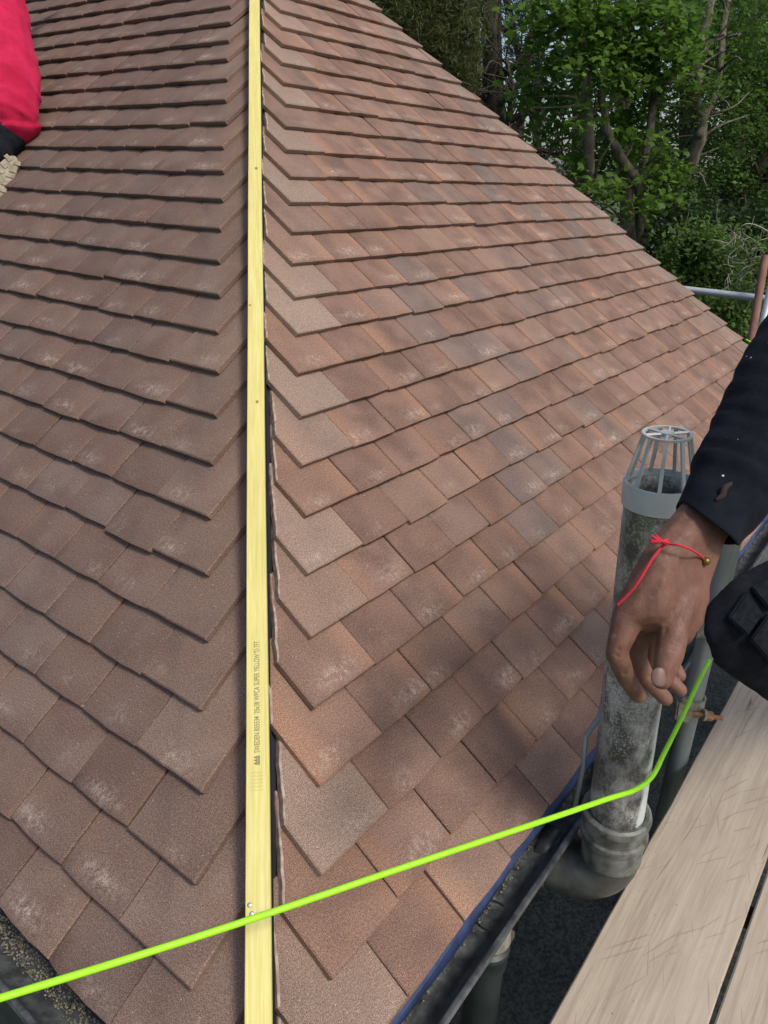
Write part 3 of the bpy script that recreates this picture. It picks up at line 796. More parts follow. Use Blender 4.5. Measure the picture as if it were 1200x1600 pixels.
for k in range(3):
    a = math.pi * k / 3 + .3; rd = x_ * math.cos(a) + y_ * math.sin(a); tube(bm, [top - rd * .034, top + rd * .034], .0026, 4)
lathe(bm, [(.0, .003), (.010, .003), (.010, -.003), (0, -.003)], top, top + ax, 20)
bmesh.ops.recalc_face_normals(bm, faces=bm.faces); from_bm('cage_top', bm, M_CAGE, cg, False)

# ------------------------------------------------------------------ scaffold
def board(y_near, x0, x1, z, name, label, width=.225):
    bm = bmesh.new(); nx = 50; rows = []; yb_ = y_near; t = .038; b = .003
    for i in range(nx + 1):
        x = (x1 - x0) * (i / nx - .5); d1 = noise.noise(Vector((x * 6, y_near * 9, 0))) * .0022; d2 = noise.noise(Vector((x * 6, y_near * 9 + 4, 0))) * .0022
        rows.append([bm.verts.new(p) for p in ((x, d1, -t), (x, d1, -b), (x, d1 - b, 0), (x, -width / 2, .0012), (x, -width + d2 + b, 0), (x, -width + d2, -b), (x, -width + d2, -t))])
    for a, c in zip(rows, rows[1:]):
        for j in range(7): bm.faces.new((a[j], a[(j + 1) % 7], c[(j + 1) % 7], c[j]))
    bm.faces.new(rows[0]); bm.faces.new(rows[-1][::-1]); bmesh.ops.recalc_face_normals(bm, faces=bm.faces)
    me = bpy.data.meshes.new(name); bm.to_mesh(me); bm.free(); me.materials.append(M_BOARD); me.shade_smooth()
    o = bpy.data.objects.new(name, me); col.objects.link(o); o.location = ((x0 + x1) / 2, y_near, z); sharp(o, 30)
    return tag(o, label, 'board')
BZ = -.28
board(-.2365, -.9, 3.0, BZ, 'scaffold_board', 'pale scratched scaffold board nearest the gutter and elbow of the soil pipe')
board(-.4700, -.7, 3.2, BZ + .001, 'scaffold_board', 'second pale scaffold board in the bottom right corner beyond the dark gap')
board(-.7020, -.8, 3.1, BZ, 'scaffold_board', 'third scaffold board outside the frame beside the second board')
TX, TY = 1.33, -.200
t1 = tube_obj('scaffold_tube', [(TX, TY, -2.6), (TX - .006, TY + .004, .62)], .0242, M_GALV, None, 24)
tag(t1, 'upright grey scaffold tube passing behind the hand between gutter and boards', 'scaffold tube')
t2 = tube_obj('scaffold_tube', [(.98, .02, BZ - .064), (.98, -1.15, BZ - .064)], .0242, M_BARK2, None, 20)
tag(t2, 'dark scaffold tube under the boards with its end beside the pipe socket', 'scaffold tube')
t3 = tube_obj('scaffold_tube', [(5.3, 4.2, .455), (5.3, -1.2, .395)], .0242, M_GALV2, None, 20)
tag(t3, 'pale level scaffold tube behind the far corner of the roof', 'scaffold tube')
pr_, qr_ = spot(1196, 400, 4.75), spot(1170, 555, 4.75)
t4 = tube_obj('scaffold_tube', [qr_ + (qr_ - pr_).normalized() * 2.4, pr_], .0242, M_RUST, None, 20)
tag(t4, 'rusty brown upright scaffold tube beyond the far roof corner', 'scaffold tube')
pr_, qr_ = spot(1207, 440, 4.9), spot(1184, 540, 4.9)
t5 = tube_obj('scaffold_tube', [qr_ + (qr_ - pr_).normalized() * 2.4, pr_ - (qr_ - pr_).normalized() * .6], .0242, M_GALV2, None, 20)
tag(t5, 'grey upright scaffold tube just right of the rusty one', 'scaffold tube')
def coupler(z, label, bolt_dir, open_=False):
    p = Vector((TX - .003, TY + .002, z)); e = empty('scaffold_coupler', tuple(p), label=label, cat='coupler')
    bm = bmesh.new(); lathe(bm, [(.0255, -.024), (.0305, -.024), (.0305, .024), (.0255, .024), (.0255, -.024)], p, p + Vector((0, 0, 1)), 20)
    bmesh.ops.recalc_face_normals(bm, faces=bm.faces); sharp(from_bm('band', bm, M_COUP, e), 35)
    d = Vector(bolt_dir).normalized(); s_ = d.cross(Vector((0, 0, 1)))
    # saddle on the house side
    q = p + Vector((-.042, .012, .004))
    bm = bmesh.new(); box_bm(bm, (-.022, -.020, -.030), (.018, .020, .032), .005, Matrix.Translation(q) @ Matrix.Rotation(.5, 4, 'Z') @ Matrix.Rotation(.25, 4, 'Y')); sharp(from_bm('saddle', bm, M_COUP, e), 35)
    bm = bmesh.new(); box_bm(bm, (-.030, -.010, -.006), (.016, .016, .006), .003, Matrix.Translation(q + Vector((-.012, -.004, .030))) @ Matrix.Rotation(.7, 4, 'Y') @ Matrix.Rotation(.4, 4, 'Z')); sharp(from_bm('flap', bm, M_COUP, e), 35)
    b0_, b1_ = p - RX * .055 - RZ * .030 + RY * .008, p + RX * .062 - RZ * .034 + RY * .030
    bm = bmesh.new(); tube(bm, [b0_, b1_], .0058, 10); from_bm('bolt', bm, M_BOLT, e)
    dd = (b1_ - b0_).normalized(); bm = bmesh.new(); tube(bm, [b0_ + dd * .078, b0_ + dd * .094], .0125, 6); bo = from_bm('nut', bm, M_BOLT, e, False)
    bm = bmesh.new(); tube(bm, [b0_ + dd * .070, b0_ + dd * .076], .0150, 16); sharp(from_bm('washer', bm, M_COUP, e), 35)
    return e
coupler(.13, 'beige painted coupler with rusty bolt where the green string is tied', (1, 0, 0))
coupler(-.12, 'dark lower coupler on the upright tube just above board level', (1, 0, 0))

# ------------------------------------------------------------------ string line
sp = [spot(-260, 1640, .76), spot(-60, 1578, .84), spot(200, 1498, .91), spot(408, 1431, .985), spot(640, 1352, 1.075), spot(850, 1282, 1.19), spot(950, 1248, 1.265), spot(992, 1234, 1.31), spot(1019, 1213, 1.345), spot(1038, 1176, 1.39), spot(1064, 1124, 1.455), spot(1090, 1068, 1.53), spot(1108, 1032, 1.585)]
st = tube_obj('string_line', spline(sp, 6), .0045, M_STRING, None, 10)
tag(st, 'bright green builders line stretched over the batten and bent round the pipe', 'string')
pe = spline([spot(1166, 531, 4.45), spot(1174, 536, 4.40), spot(1179, 543, 4.35), spot(1181, 552, 4.35)], 6)
o = tube_obj('string_line', pe, .006, M_STRING, None, 8); tag(o, 'short end of green line showing at the far roof corner', 'string')

# ------------------------------------------------------------------ person with the hand
def at(p): return spot(*p)
pn = empty('person', (1.05, -.75, BZ), label='person reaching in from the right in black jumper and trousers with red thread on wrist', cat='person')
bm = bmesh.new()
# wrist and palm
D = .76
wr = [(spot(1079, 824, D + .008), .0220), (spot(1099, 834, D + .016), .0220)]
fore = [(spot(1152, 742, D + .042), .028)]
hull(bm, wr + fore)
hull(bm, wr + [(spot(1030, 880, D - .01), .020), (spot(1078, 900, D + .015), .021)])
hull(bm, [(spot(1030, 880, D - .01), .020), (spot(1078, 900, D + .015), .021), (spot(985, 958, D - .01), .0175), (spot(1020, 950, D - .02), .0165), (spot(1070, 965, D + .01), .0185)])
hull(bm, [(spot(1060, 870, D), .022), (spot(1078, 930, D + .01), .0195), (spot(1060, 985, D + .0), .0165), (spot(1020, 930, D), .020)])
# thumb
chain(bm, [(spot(1066, 925, D), .020), (spot(1052, 985, D - .02), .0155), (spot(1046, 1020, D - .030), .0142)])
chain(bm, [(spot(1046, 1020, D - .030), .0142), (spot(1040, 1042, D - .034), .0120), (spot(1034, 1062, D - .036), .0100)])
# index finger: knuckle left, falls down then curls right
chain(bm, [(spot(982, 962, D - .01), .0165), (spot(966, 1010, D - .015), .0116), (spot(964, 1022, D - .015), .0114)])
chain(bm, [(spot(964, 1022, D - .015), .0114), (spot(978, 1058, D - .005), .0098), (spot(998, 1088, D + .005), .0078)])
# middle finger
chain(bm, [(spot(996, 968, D + .015), .0150), (spot(994, 1028, D + .022), .0110), (spot(1008, 1058, D + .022), .0100), (spot(1040, 1092, D + .022), .0078)])
# ring finger
chain(bm, [(spot(1015, 972, D + .035), .0145), (spot(1018, 1030, D + .042), .0104), (spot(1034, 1052, D + .040), .0094), (spot(1063, 1078, D + .038), .0074)])
# little finger
chain(bm, [(spot(1035, 975, D + .050), .0130), (spot(1040, 1022, D + .056), .0098), (spot(1052, 1042, D + .055), .0088), (spot(1062, 1056, D + .052), .0072)])
elbow = spot(1330, 545, .86); shoulder = elbow + Vector((.30, -.10, .04))
chain(bm, [(spot(1152, 742, D + .042), .028), (elbow, .034), (shoulder, .050)])
neck = shoulder + Vector((.20, -.10, .02)); head = neck + Vector((-.03, .02, .20))
chain(bm, [(shoulder, .05), (neck, .052), (neck + Vector((0, 0, .09)), .055)])
hf = Vector((-.75, .65, -.1)).normalized(); hs = hf.cross(Vector((0, 0, 1))).normalized()
hull(bm, [(head, .078), (head + hf * .025 + Vector((0, 0, -.01)), .07), (head - hf * .03 + Vector((0, 0, .02)), .082)])
hull(bm, [(head + hf * .045 + Vector((0, 0, -.03)), .052), (head + hf * .055 + Vector((0, 0, -.085)), .028), (head - hf * .01 + Vector((0, 0, -.05)), .062)])
hull(bm, [(head + hf * .098 + Vector((0, 0, .0)), .008), (head + hf * .115 + Vector((0, 0, -.035)), .012), (head + hf * .088 + Vector((0, 0, -.035)), .014)])
for s1 in (-1, 1): hull(bm, [(head + hs * .082 * s1 + Vector((0, 0, .01)), .012), (head + hs * .080 * s1 + Vector((0, 0, -.03)), .009)])
chain(bm, [(neck, .05), (neck + Vector((.24, -.13, -.22)), .05), (neck + Vector((.50, -.30, -.38)), .05)])
body = remeshed('body', bm, .0021, M_SKIN, pn, 3)
# wrinkles over the knuckles of the thumb and fingers
me = body.data; co = np.empty(len(me.vertices) * 3); me.vertices.foreach_get('co', co); co = co.reshape(-1, 3)
no = np.empty(len(me.vertices) * 3); me.vertices.foreach_get('normal', no); no = no.reshape(-1, 3)
def groove(a, b, width, depth):
    a, b = np.array(a), np.array(b); ab = b - a; t = np.clip(((co - a) @ ab) / (ab @ ab), 0, 1); d = np.linalg.norm(co - (a + t[:, None] * ab), axis=1)
    return depth * np.exp(-(d / width) ** 2)
tot = np.zeros(len(co))
for dy in (-9, -3, 3, 9): tot += groove(spot(1030, 1004 + dy, D - .047), spot(1062, 1007 + dy * 1.1, D - .040), .0014, .0016)
for a, b in (((958, 1018, D - .03), (980, 1012, D - .02)), ((975, 1053, D - .02), (990, 1045, D - .0)), ((955, 1026, D - .03), (975, 1024, D - .02)), ((985, 1072, D - .01), (999, 1064, D)), ((1012, 1062, D + .01), (1024, 1050, D + .015)), ((1040, 1052, D + .03), (1048, 1042, D + .03))): tot += groove(spot(*a), spot(*b), .0015, .0018)
tot += groove(spot(1040, 985, D - .03), spot(1038, 1050, D - .03), .0025, .0018)
for k, (a, b) in enumerate((((1040, 870, D - .02), (990, 945, D - .03)), ((1052, 880, D - .02), (1020, 940, D - .04)))): tot -= groove(spot(*a), spot(*b), .004, .0014)
tot -= groove(spot(1030, 935, D - .04), spot(1046, 955, D - .04), .006, .0014)
co -= no * tot[:, None]; me.vertices.foreach_set('co', co.ravel()); me.update()
# thumbnail and fingertip nails
def nail(c, along_d, face_d, w_, l_, name='nail'):
    c = Vector(c); y = Vector(along_d).normalized(); z = Vector(face_d); z = (z - y * z.dot(y)).normalized(); x = y.cross(z)
    bm = bmesh.new(); bmesh.ops.create_uvsphere(bm, u_segments=18, v_segments=10, radius=1)
    for v in bm.verts:
        q = v.co.copy(); sx = abs(q.x) ** .8 * (1 if q.x > 0 else -1); v.co = c + x * sx * w_ + y * q.y * l_ + z * (q.z * .0016 - .28 * (sx * w_) ** 2 / w_)
    return from_bm(name, bm, M_NAIL, body)
nail(spot(1031, 1058, D - .0455), spot(1034, 1075, D - .04) - spot(1038, 1040, D - .036), -RZ, .0080, .0092)
# hair
bm = bmesh.new(); hull(bm, [(head - hf * .035 + Vector((0, 0, .03)), .088), (head + hf * .02 + Vector((0, 0, .045)), .074), (head - hf * .05 + Vector((0, 0, -.02)), .07)]); remeshed('hair', bm, .006, M_HAIR, pn)
for s1 in (-1, 1):
    bm = bmesh.new(); bmesh.ops.create_uvsphere(bm, u_segments=12, v_segments=8, radius=.011, matrix=Matrix.Translation(head + hf * .088 + hs * .032 * s1 + Vector((0, 0, .0)))); from_bm('eye', bm, NT('eye', .2).out((.5, .48, .44)), body)
bm = bmesh.new(); tube(bm, [head + hf * .082 + hs * q + Vector((0, 0, -.066 - 8 * q * q)) for q in (-.022, -.01, 0, .01, .022)], [.002, .005, .006, .005, .002], 8); from_bm('mouth', bm, NT('lip', .5).out((.22, .08, .06)), body)

# jumper sleeve: a loft with a stepped cuff and a hole
def loft(name, centers, halfw, halfd, mat, parent, n=64, fold=0.0, seed=0, thick=.003, wr=None, fronts=False):
    bm = bmesh.new(); rings = []; N = len(centers)
    for i, c in enumerate(centers):
        d = (centers[min(i + 1, N - 1)] - centers[max(i - 1, 0)]).normalized()
        x = RZ.cross(d).normalized(); y = d.cross(x).normalized(); ring = []
        for k in range(n):
            a = 2 * math.pi * k / n
            f = 1 + fold * noise.noise(Vector((math.cos(a) * 1.2, math.sin(a) * 1.2, i * .16 + seed)))
            if wr: f += wr(i, a)
            q = c + x * math.cos(a) * halfw[i] * f + y * math.sin(a) * halfd[i] * f
            if fronts: q -= d * (.016 * max(0, 1 - i / 13) * max(0, -(q - c).normalized().dot(RZ)))
            ring.append(bm.verts.new(q))
        rings.append(ring)
    for a, b in zip(rings, rings[1:]):
        for k in range(n): bm.faces.new((a[k], a[(k + 1) % n], b[(k + 1) % n], b[k]))
    bmesh.ops.recalc_face_normals(bm, faces=bm.faces)
    o = from_bm(name, bm, mat, parent); m = o.modifiers.new('s', 'SOLIDIFY'); m.thickness = thick; m.offset = -1
    return o, rings
# edges of the sleeve in the photograph: left edge and right edge points
Ls = [(1062, 800), (1075, 770), (1088, 735), (1100, 705), (1117, 672), (1138, 622), (1162, 575), (1195, 520), (1235, 455)]
Rs = [(1150, 835), (1176, 806), (1202, 775), (1232, 745), (1270, 715), (1305, 680), (1340, 640), (1378, 600), (1420, 540)]
cs, hw, hd = [], [], []
key = []
for (a, b) in zip(Ls, Rs):
    d_ = D + .000 + (a[1] - 800) * -.0002
    A_, B_ = spot(*a, d_), spot(*b, d_ + .02); key.append(((A_ + B_) / 2, (B_ - A_).length / 2))
cpts = spline([k[0] for k in key], 7); n_ = len(cpts)
for i in range(n_):
    t = i / 7; j = min(int(t), len(key) - 2); f = t - j
    h_ = key[j][1] * (1 - f) + key[j + 1][1] * f
    if i < 13: h_ *= .985                      # inner cuff
    elif i < 16: h_ *= 1.045                     # step where the sleeve bags over the cuff
    cs.append(cpts[i]); hw.append(h_); hd.append(max(h_ * .9, .037))
def wr_(i, a): return (.012 * math.sin(i * 1.35 + 1.5 * math.sin(a * 2)) + .006 * math.sin(i * 2.9 + a)) if i > 15 else .003 * math.sin(a * 40)
slv, _ = loft('jumper_sleeve', cs, hw, hd, M_SLEEVE, pn, 72, .06, 3, .003, wr_, True)
slv.modifiers.new('sub', 'SUBSURF').levels = 1; slv.modifiers['sub'].render_levels = 1
# worn hole in the cuff: dark patch, skin with its shade painted in
hp = spot(1131, 768, D - .020)
dh = (spot(1146, 752, D) - spot(1118, 792, D)).normalized()
bm = bmesh.new(); bmesh.ops.create_uvsphere(bm, u_segments=20, v_segments=12, radius=1)
# the ray from the eye to the hole decides how deep the cloth lies
best = min(((c - hp).length, i) for i, c in enumerate(cs))[1]
hd_ = hd[best]; hp = spot(1131, 768, (cs[best] - CAM).dot(RZ) - hd_ * .96)
sx_ = dh.cross(RZ).normalized()
for v in bm.verts: v.co = hp + sx_ * .0012 * math.sin(v.co.y * 5) + dh * v.co.y * .0125 + sx_ * v.co.x * .0034 + RZ * v.co.z * .0022
from_bm('cuff_hole', bm, simple('shaded skin in cuff hole', (.022, .010, .008), .8), slv)
# rest of the jumper: upper arm and torso
bm = bmesh.new()
chain(bm, [(cs[-3], hw[-3] * .90), (elbow, .075), (shoulder, .078)])
hull(bm, [(shoulder, .08), (neck + Vector((.0, 0, -.05)), .085), (neck + Vector((.24, -.13, -.22)), .13), (shoulder + Vector((.22, -.10, -.22)), .09), (neck + Vector((.16, -.12, -.08)), .08)])
hull(bm, [(neck + Vector((.24, -.13, -.22)), .13), (neck + Vector((.50, -.30, -.38)), .14)])
remeshed('jumper', bm, .009, M_SLEEVE, pn, 5)
# bracelet
bp = spline([spot(1040, 846, D - .028), spot(1046, 850, D - .032), spot(1062, 852, D - .038), spot(1082, 860, D - .034), spot(1096, 870, D - .018), spot(1104, 880, D + .004)], 6)
br = tube_obj('bracelet', bp, .0011, M_RED, pn, 8)
bp2 = spline([spot(1040, 848, D - .030), spot(1020, 872, D - .032), spot(1000, 905, D - .032), spot(985, 925, D - .028), spot(965, 945, D - .022)], 6)
tube_obj('thread_end', bp2, .0015, M_RED, br, 8)
bm = bmesh.new()
for k in range(9):
    a = k * 1.1; tube(bm, spline([spot(1040 + 6 * math.cos(a), 847 + 5 * math.sin(a), D - .034), spot(1034 + 4 * math.sin(a * 2), 846, D - .038), spot(1020 + 5 * math.cos(a * 1.7), 842 + 7 * math.sin(a * 1.3), D - .036)], 4), .0011, 6)
from_bm('knot', bm, M_RED, br)
bm = bmesh.new(); bmesh.ops.create_uvsphere(bm, u_segments=16, v_segments=10, radius=.0044, matrix=Matrix.Translation(spot(1103, 877, D - .010))); from_bm('bead', bm, M_BRASS, br)

# knee and thigh: blocky padded trouser leg
KD = 1.02
bm = bmesh.new()
hull(bm, [(spot(1106, 986, KD), .007), (spot(1111, 948, KD + .01), .007), (spot(1122, 1030, KD + .01), .008), (spot(1150, 915, KD + .01), .010), (spot(1196, 889, KD + .03), .010), (spot(1160, 960, KD - .01), .016), (spot(1175, 1010, KD - .01), .016), (spot(1250, 950, KD + .03), .055), (spot(1262, 1078, KD + .06), .045), (spot(1196, 1080, KD + .03), .009), (spot(1160, 1055, KD + .03), .008), (spot(1250, 868, KD + .04), .012)])
hipp = neck + Vector((.55, -.32, -.44))
hull(bm, [(spot(1240, 950, KD + .05), .055), (spot(1260, 1050, KD + .07), .055), (hipp, .10)])
kn = Vector((1.50, -.98, .28))
ank = Vector((1.58, -1.02, BZ + .09))
hull(bm, [(kn, .06), (ank, .045)]); hull(bm, [(kn, .065), (hipp, .085)])
hull(bm, [(hipp, .12), (neck + Vector((.51, -.30, -.40)), .13)])
knee2 = hipp + Vector((-.05, .38, -.10))
tr = remeshed('trousers', bm, .005, M_TROUS, pn, 2)
d0 = bpy.data
me = tr.data
displace(me, lambda p: noise.noise(p * 22) * .0025 + noise.noise(p * 60) * .001)
def patch(pts, name, mat, d, th=.006):
    bm = bmesh.new(); a = [bm.verts.new(spot(x, y, dd)) for x, y, dd in pts]; f = bm.faces.new(a)
    r = bmesh.ops.extrude_face_region(bm, geom=[f]); vs_ = [g for g in r['geom'] if isinstance(g, bmesh.types.BMVert)]
    for v in vs_: v.co -= RZ * th
    bmesh.ops.recalc_face_normals(bm, faces=bm.faces); bmesh.ops.bevel(bm, geom=list(bm.edges), offset=.002, segments=2, affect='EDGES')
    return sharp(from_bm(name, bm, mat, tr), 40)
patch([(1134, 964, KD - .014), (1160, 925, KD - .010), (1188, 957, KD - .026), (1164, 992, KD - .026)], 'knee_patch', M_PAD, 0, .010)
patch([(1168, 997, KD - .026), (1196, 958, KD - .030), (1235, 1000, KD - .030), (1204, 1040, KD - .018)], 'knee_patch', M_PAD, 0, .010)
patch([(1170, 918, KD - .004), (1215, 896, KD - .006), (1230, 940, KD - .030), (1196, 950, KD - .026)], 'knee_patch', M_PAD, 0, .010)
bm = bmesh.new(); tube(bm, [ank + Vector((-.02, 0, -.02)), ank + Vector((-.08, .02, -.05)), ank + Vector((-.17, .04, -.055))], [.05, .048, .034], 16); from_bm('boot', bm, M_BOOT, pn)

# ------------------------------------------------------------------ person in the red shirt, kneeling on the left slope
on = lambda x, y, h=0.0: (lambda P: P)(None)
def lpix(x, y, h=0.0):                     # point of the left slope seen at that place
    d = RX * ((x - 600) / 1169.65) + RY * ((y - 800) / 1169.65) + RZ; n_ = Vector((-ST, 0, CT))
    t = (h - CAM.dot(n_)) / d.dot(n_); return CAM + d * t
k0 = lpix(20, 262)
p2 = empty('person', tuple(k0), label='person in a bright pinkish red top and black trousers kneeling on the left slope', cat='person')
dep = (k0 - CAM).dot(RZ)
Z = Vector((0, 0, 1))
wst = spot(-14, 190, dep + .02)            # waist
hipR, hipL = spot(8, 205, dep), spot(-62, 215, dep + .05)
chest = spot(-28, 40, dep + .12); sh1, sh2 = spot(5, -40, dep + .18), spot(-100, -30, dep + .20)
hd2 = spot(-52, -120, dep + .28)
bm = bmesh.new()
hull(bm, [(wst, .06), (chest, .08)]); hull(bm, [(chest, .08), (sh1, .06), (sh2, .06)])
chain(bm, [(chest, .06), (hd2 + Vector((0, 0, -.05)), .06)]); hull(bm, [(hd2 + Vector((0, 0, .02)), .10), (hd2 + Vector((.05, .02, -.04)), .07)])
for s_, e_, h_ in ((sh1, sh1 + Vector((.16, .12, .02)), sh1 + Vector((.34, .30, .14))), (sh2, sh2 + Vector((.16, .16, .02)), sh2 + Vector((.34, .30, .14)))):
    chain(bm, [(s_, .055), (e_, .040), (h_, .028)]); hull(bm, [(h_, .026), (h_ + Vector((.05, 0, .02)), .028), (h_ + Vector((.05, .03, .0)), .02)])
    for q in range(5): chain(bm, [(h_ + Vector((.05, -.03 + q * .017, .01)), .010), (h_ + Vector((.10 - abs(q - 2) * .008, -.035 + q * .019, .015)), .009), (h_ + Vector((.125 - abs(q - 2) * .01, -.037 + q * .02, 0)), .008)])
b2 = remeshed('body', bm, .007, M_SKIN, p2, 3)
bm = bmesh.new()
hull(bm, [(spot(12, 176, dep + .03), .105), (spot(-50, 186, dep + .06), .12), (spot(14, 120, dep + .08), .11), (spot(-60, 110, dep + .1), .12)])
hull(bm, [(spot(14, 120, dep + .08), .11), (spot(-60, 110, dep + .1), .12), (spot(-2, 20, dep + .14), .105), (spot(-70, 20, dep + .16), .12)])
hull(bm, [(spot(-2, 20, dep + .14), .105), (spot(-70, 20, dep + .16), .12), (sh1 + (sh2 - sh1) * .1, .08), (sh2, .08)])
for s_, e_ in ((sh1, sh1 + Vector((.13, .10, .015))), (sh2, sh2 + Vector((.13, .13, .015)))): chain(bm, [(s_, .078), (e_, .066)])
shirt = remeshed('shirt', bm, .008, M_SHIRT, p2, 6)
def fold(p):
    f = noise.noise(Vector((p.x * 5, p.y * 5, p.z * 2.2))) * .014 + noise.noise(Vector((p.x * 16, p.y * 16, p.z * 7))) * .010
    r1 = noise.noise(Vector((p.x * 9 + p.z * 9, p.y * 9, p.z * 3 + 7)))
    f += max(0, .25 - abs(r1)) * .03
    return f + (.012 if pix(p)[1] > 192 else 0)
displace(shirt.data, fold)
bm = bmesh.new()
hull(bm, [(spot(10, 206, dep + .05), .086), (spot(-55, 218, dep + .09), .095), (wst, .05)])
for hp_, kn_, an_ in ((hipR, hipR + Vector((.10, .22, .03)), spot(-4, 236, dep - .03)), (hipL, hipL + Vector((.10, .26, .03)), spot(-80, 250, dep))):
    chain(bm, [(hp_ + Vector((.0, 0.03, -.02)), .072), (kn_ + Vector((0, 0, -.05)), .07), (an_, .05)])
tr2 = remeshed('trousers', bm, .008, M_TROUS, p2, 4)
displace(tr2.data, lambda p: noise.noise(p * 12) * .012)
# boot with its sole towards the camera
def boot(base_x, base_y, dd):
    toe, heel = spot(base_x - 26, base_y + 56, dd - .06), spot(base_x + 12, base_y - 8, dd - .02)
    d = (toe - heel).normalized(); Lb = .29; nrm = (-RZ * .8 - RY * .1 + RX * .45).normalized(); nrm = (nrm - d * nrm.dot(d)).normalized(); sd_ = d.cross(nrm)
    cnt = (toe + heel) / 2
    outl = []
    for k in range(28):
        a = 2 * math.pi * k / 28; lx = math.cos(a); wy = math.sin(a)
        wdt = .050 if lx > 0 else .040
        if -.35 < lx < .1: wdt *= .88
        outl.append(cnt + d * lx * Lb / 2 + sd_ * wy * wdt)
    bm = bmesh.new(); a = [bm.verts.new(p) for p in outl]; b = [bm.verts.new(p - nrm * .028) for p in outl]
    bm.faces.new(a); bm.faces.new(b[::-1])
    for k in range(28): bm.faces.new((a[k], a[(k + 1) % 28], b[(k + 1) % 28], b[k]))
    bmesh.ops.recalc_face_normals(bm, faces=bm.faces); bmesh.ops.bevel(bm, geom=list(bm.edges), offset=.003, segments=1, affect='EDGES')
    bo = empty('boot'); bo.parent = p2; bo.matrix_parent_inverse = parent_world(p2).inverted()
    sharp(from_bm('sole', bm, M_SOLE, bo), 40)
    bm = bmesh.new()
    for k in range(9):                       # tread bars
        lx = -.42 + k * .105 + .012 * math.sin(k * 2.3); wdt = .036 if lx > 0 else .030
        for sgn_ in (-1, 1):
            c_ = cnt + d * lx * Lb + nrm * .0015 + sd_ * sgn_ * wdt * .55
            Mx = Matrix(((d.x, sd_.x, nrm.x, c_.x), (d.y, sd_.y, nrm.y, c_.y), (d.z, sd_.z, nrm.z, c_.z), (0, 0, 0, 1))) @ Matrix.Rotation(.35 * sgn_, 4, 'Z')
            box_bm(bm, (-.008, -wdt * .42, -.002), (.008, wdt * .42, .002), 0, Mx)
    from_bm('tread', bm, M_SOLE, bo, False)
    bm = bmesh.new(); chain(bm, [(cnt - nrm * .05 - d * .09, .045), (cnt - nrm * .05, .042), (cnt - nrm * .045 + d * .09, .036)]); hull(bm, [(cnt - nrm * .05 - d * .10, .042), (cnt - nrm * .13 - d * .10, .045)])
    remeshed('upper', bm, .008, M_BOOT, bo)
boot(2, 268, dep - .03); boot(-85, 268, dep)

# ------------------------------------------------------------------ trees
F2 = Vector((RZ.x, RZ.y, 0)).normalized(); R2 = Vector((F2.y, -F2.x, 0))
def far(px, py, dist):                      # point at a horizontal distance from the camera
    d = RX * ((px - 600) / 1169.65) + RY * ((py - 800) / 1169.65) + RZ
    return CAM + d * (dist / d.dot(F2))
def leaves(name, clumps, n, size, mat, parent, shape='leaf', droop=.3, seed=1, flat=.55):
    r = np.random.default_rng(seed)
    C_ = np.array([tuple(c[0]) for c in clumps]); Rr_ = np.array([c[1] if isinstance(c[1], tuple) else (c[1],) * 3 for c in clumps])
    wgt = Rr_.prod(axis=1) ** .75; wgt /= wgt.sum()
    # twigs first, leaves gathered round twigs: gives light and dark clusters
    nt_ = max(8, n // 22); ti = r.choice(len(C_), nt_, p=wgt); dv = r.normal(size=(nt_, 3)); dv /= np.linalg.norm(dv, axis=1)[:, None]
    tw = C_[ti] + dv * Rr_[ti] * (r.random((nt_, 1)) ** .45)
    li = r.integers(0, nt_, n); pos = tw[li] + r.normal(size=(n, 3)) * np.array([1, 1, .5]) * size * 1.75
    if shape == 'leaf': base = np.array([(0, -.5, 0), (.42, -.28, .04), (.5, .1, .0), (.2, .18, .05), (0, .62, -.1), (-.2, .18, .05), (-.5, .1, 0), (-.42, -.28, .04)])
    elif shape == 'small': base = np.array([(0, -.6, 0), (.38, 0, .08), (0, .6, -.05), (-.38, 0, .08)])
    else: base = np.array([(0, -1.3, 0), (.16, -.2, .05), (.05, 1.3, -.3), (-.16, -.2, .05)])
    m_ = len(base)
    nrm = r.normal(size=(n, 3)) * flat + np.array([0, 0, 1.0]); nrm /= np.linalg.norm(nrm, axis=1)[:, None]
    t = r.normal(size=(n, 3)); t[:, 2] -= droop; t -= nrm * (t * nrm).sum(1)[:, None]; t /= np.linalg.norm(t, axis=1)[:, None]; b = np.cross(t, nrm)
    sz = size * r.uniform(.6, 1.3, n)
    V = pos[:, None, :] + sz[:, None, None] * (base[None, :, 0, None] * b[:, None, :] + base[None, :, 1, None] * t[:, None, :] + base[None, :, 2, None] * nrm[:, None, :])
    V = V.reshape(-1, 3).astype(np.float32)
    me = bpy.data.meshes.new(name); me.vertices.add(len(V)); me.vertices.foreach_set('co', V.ravel())
    me.loops.add(n * m_); me.loops.foreach_set('vertex_index', np.arange(n * m_, dtype=np.int32))
    me.polygons.add(n); me.polygons.foreach_set('loop_start', np.arange(0, n * m_, m_, dtype=np.int32)); me.polygons.foreach_set('loop_total', np.full(n, m_, dtype=np.int32))
    me.update(calc_edges=True)
    clump_r = r.random(nt_); lr = np.clip(clump_r[li] * .5 + r.random(n) * .5, 0, 1)
    a = me.attributes.new('lrand', 'FLOAT', 'POINT'); a.data.foreach_set('value', np.repeat(lr, m_).astype(np.float32))
    return link(name, me, mat, parent, False)
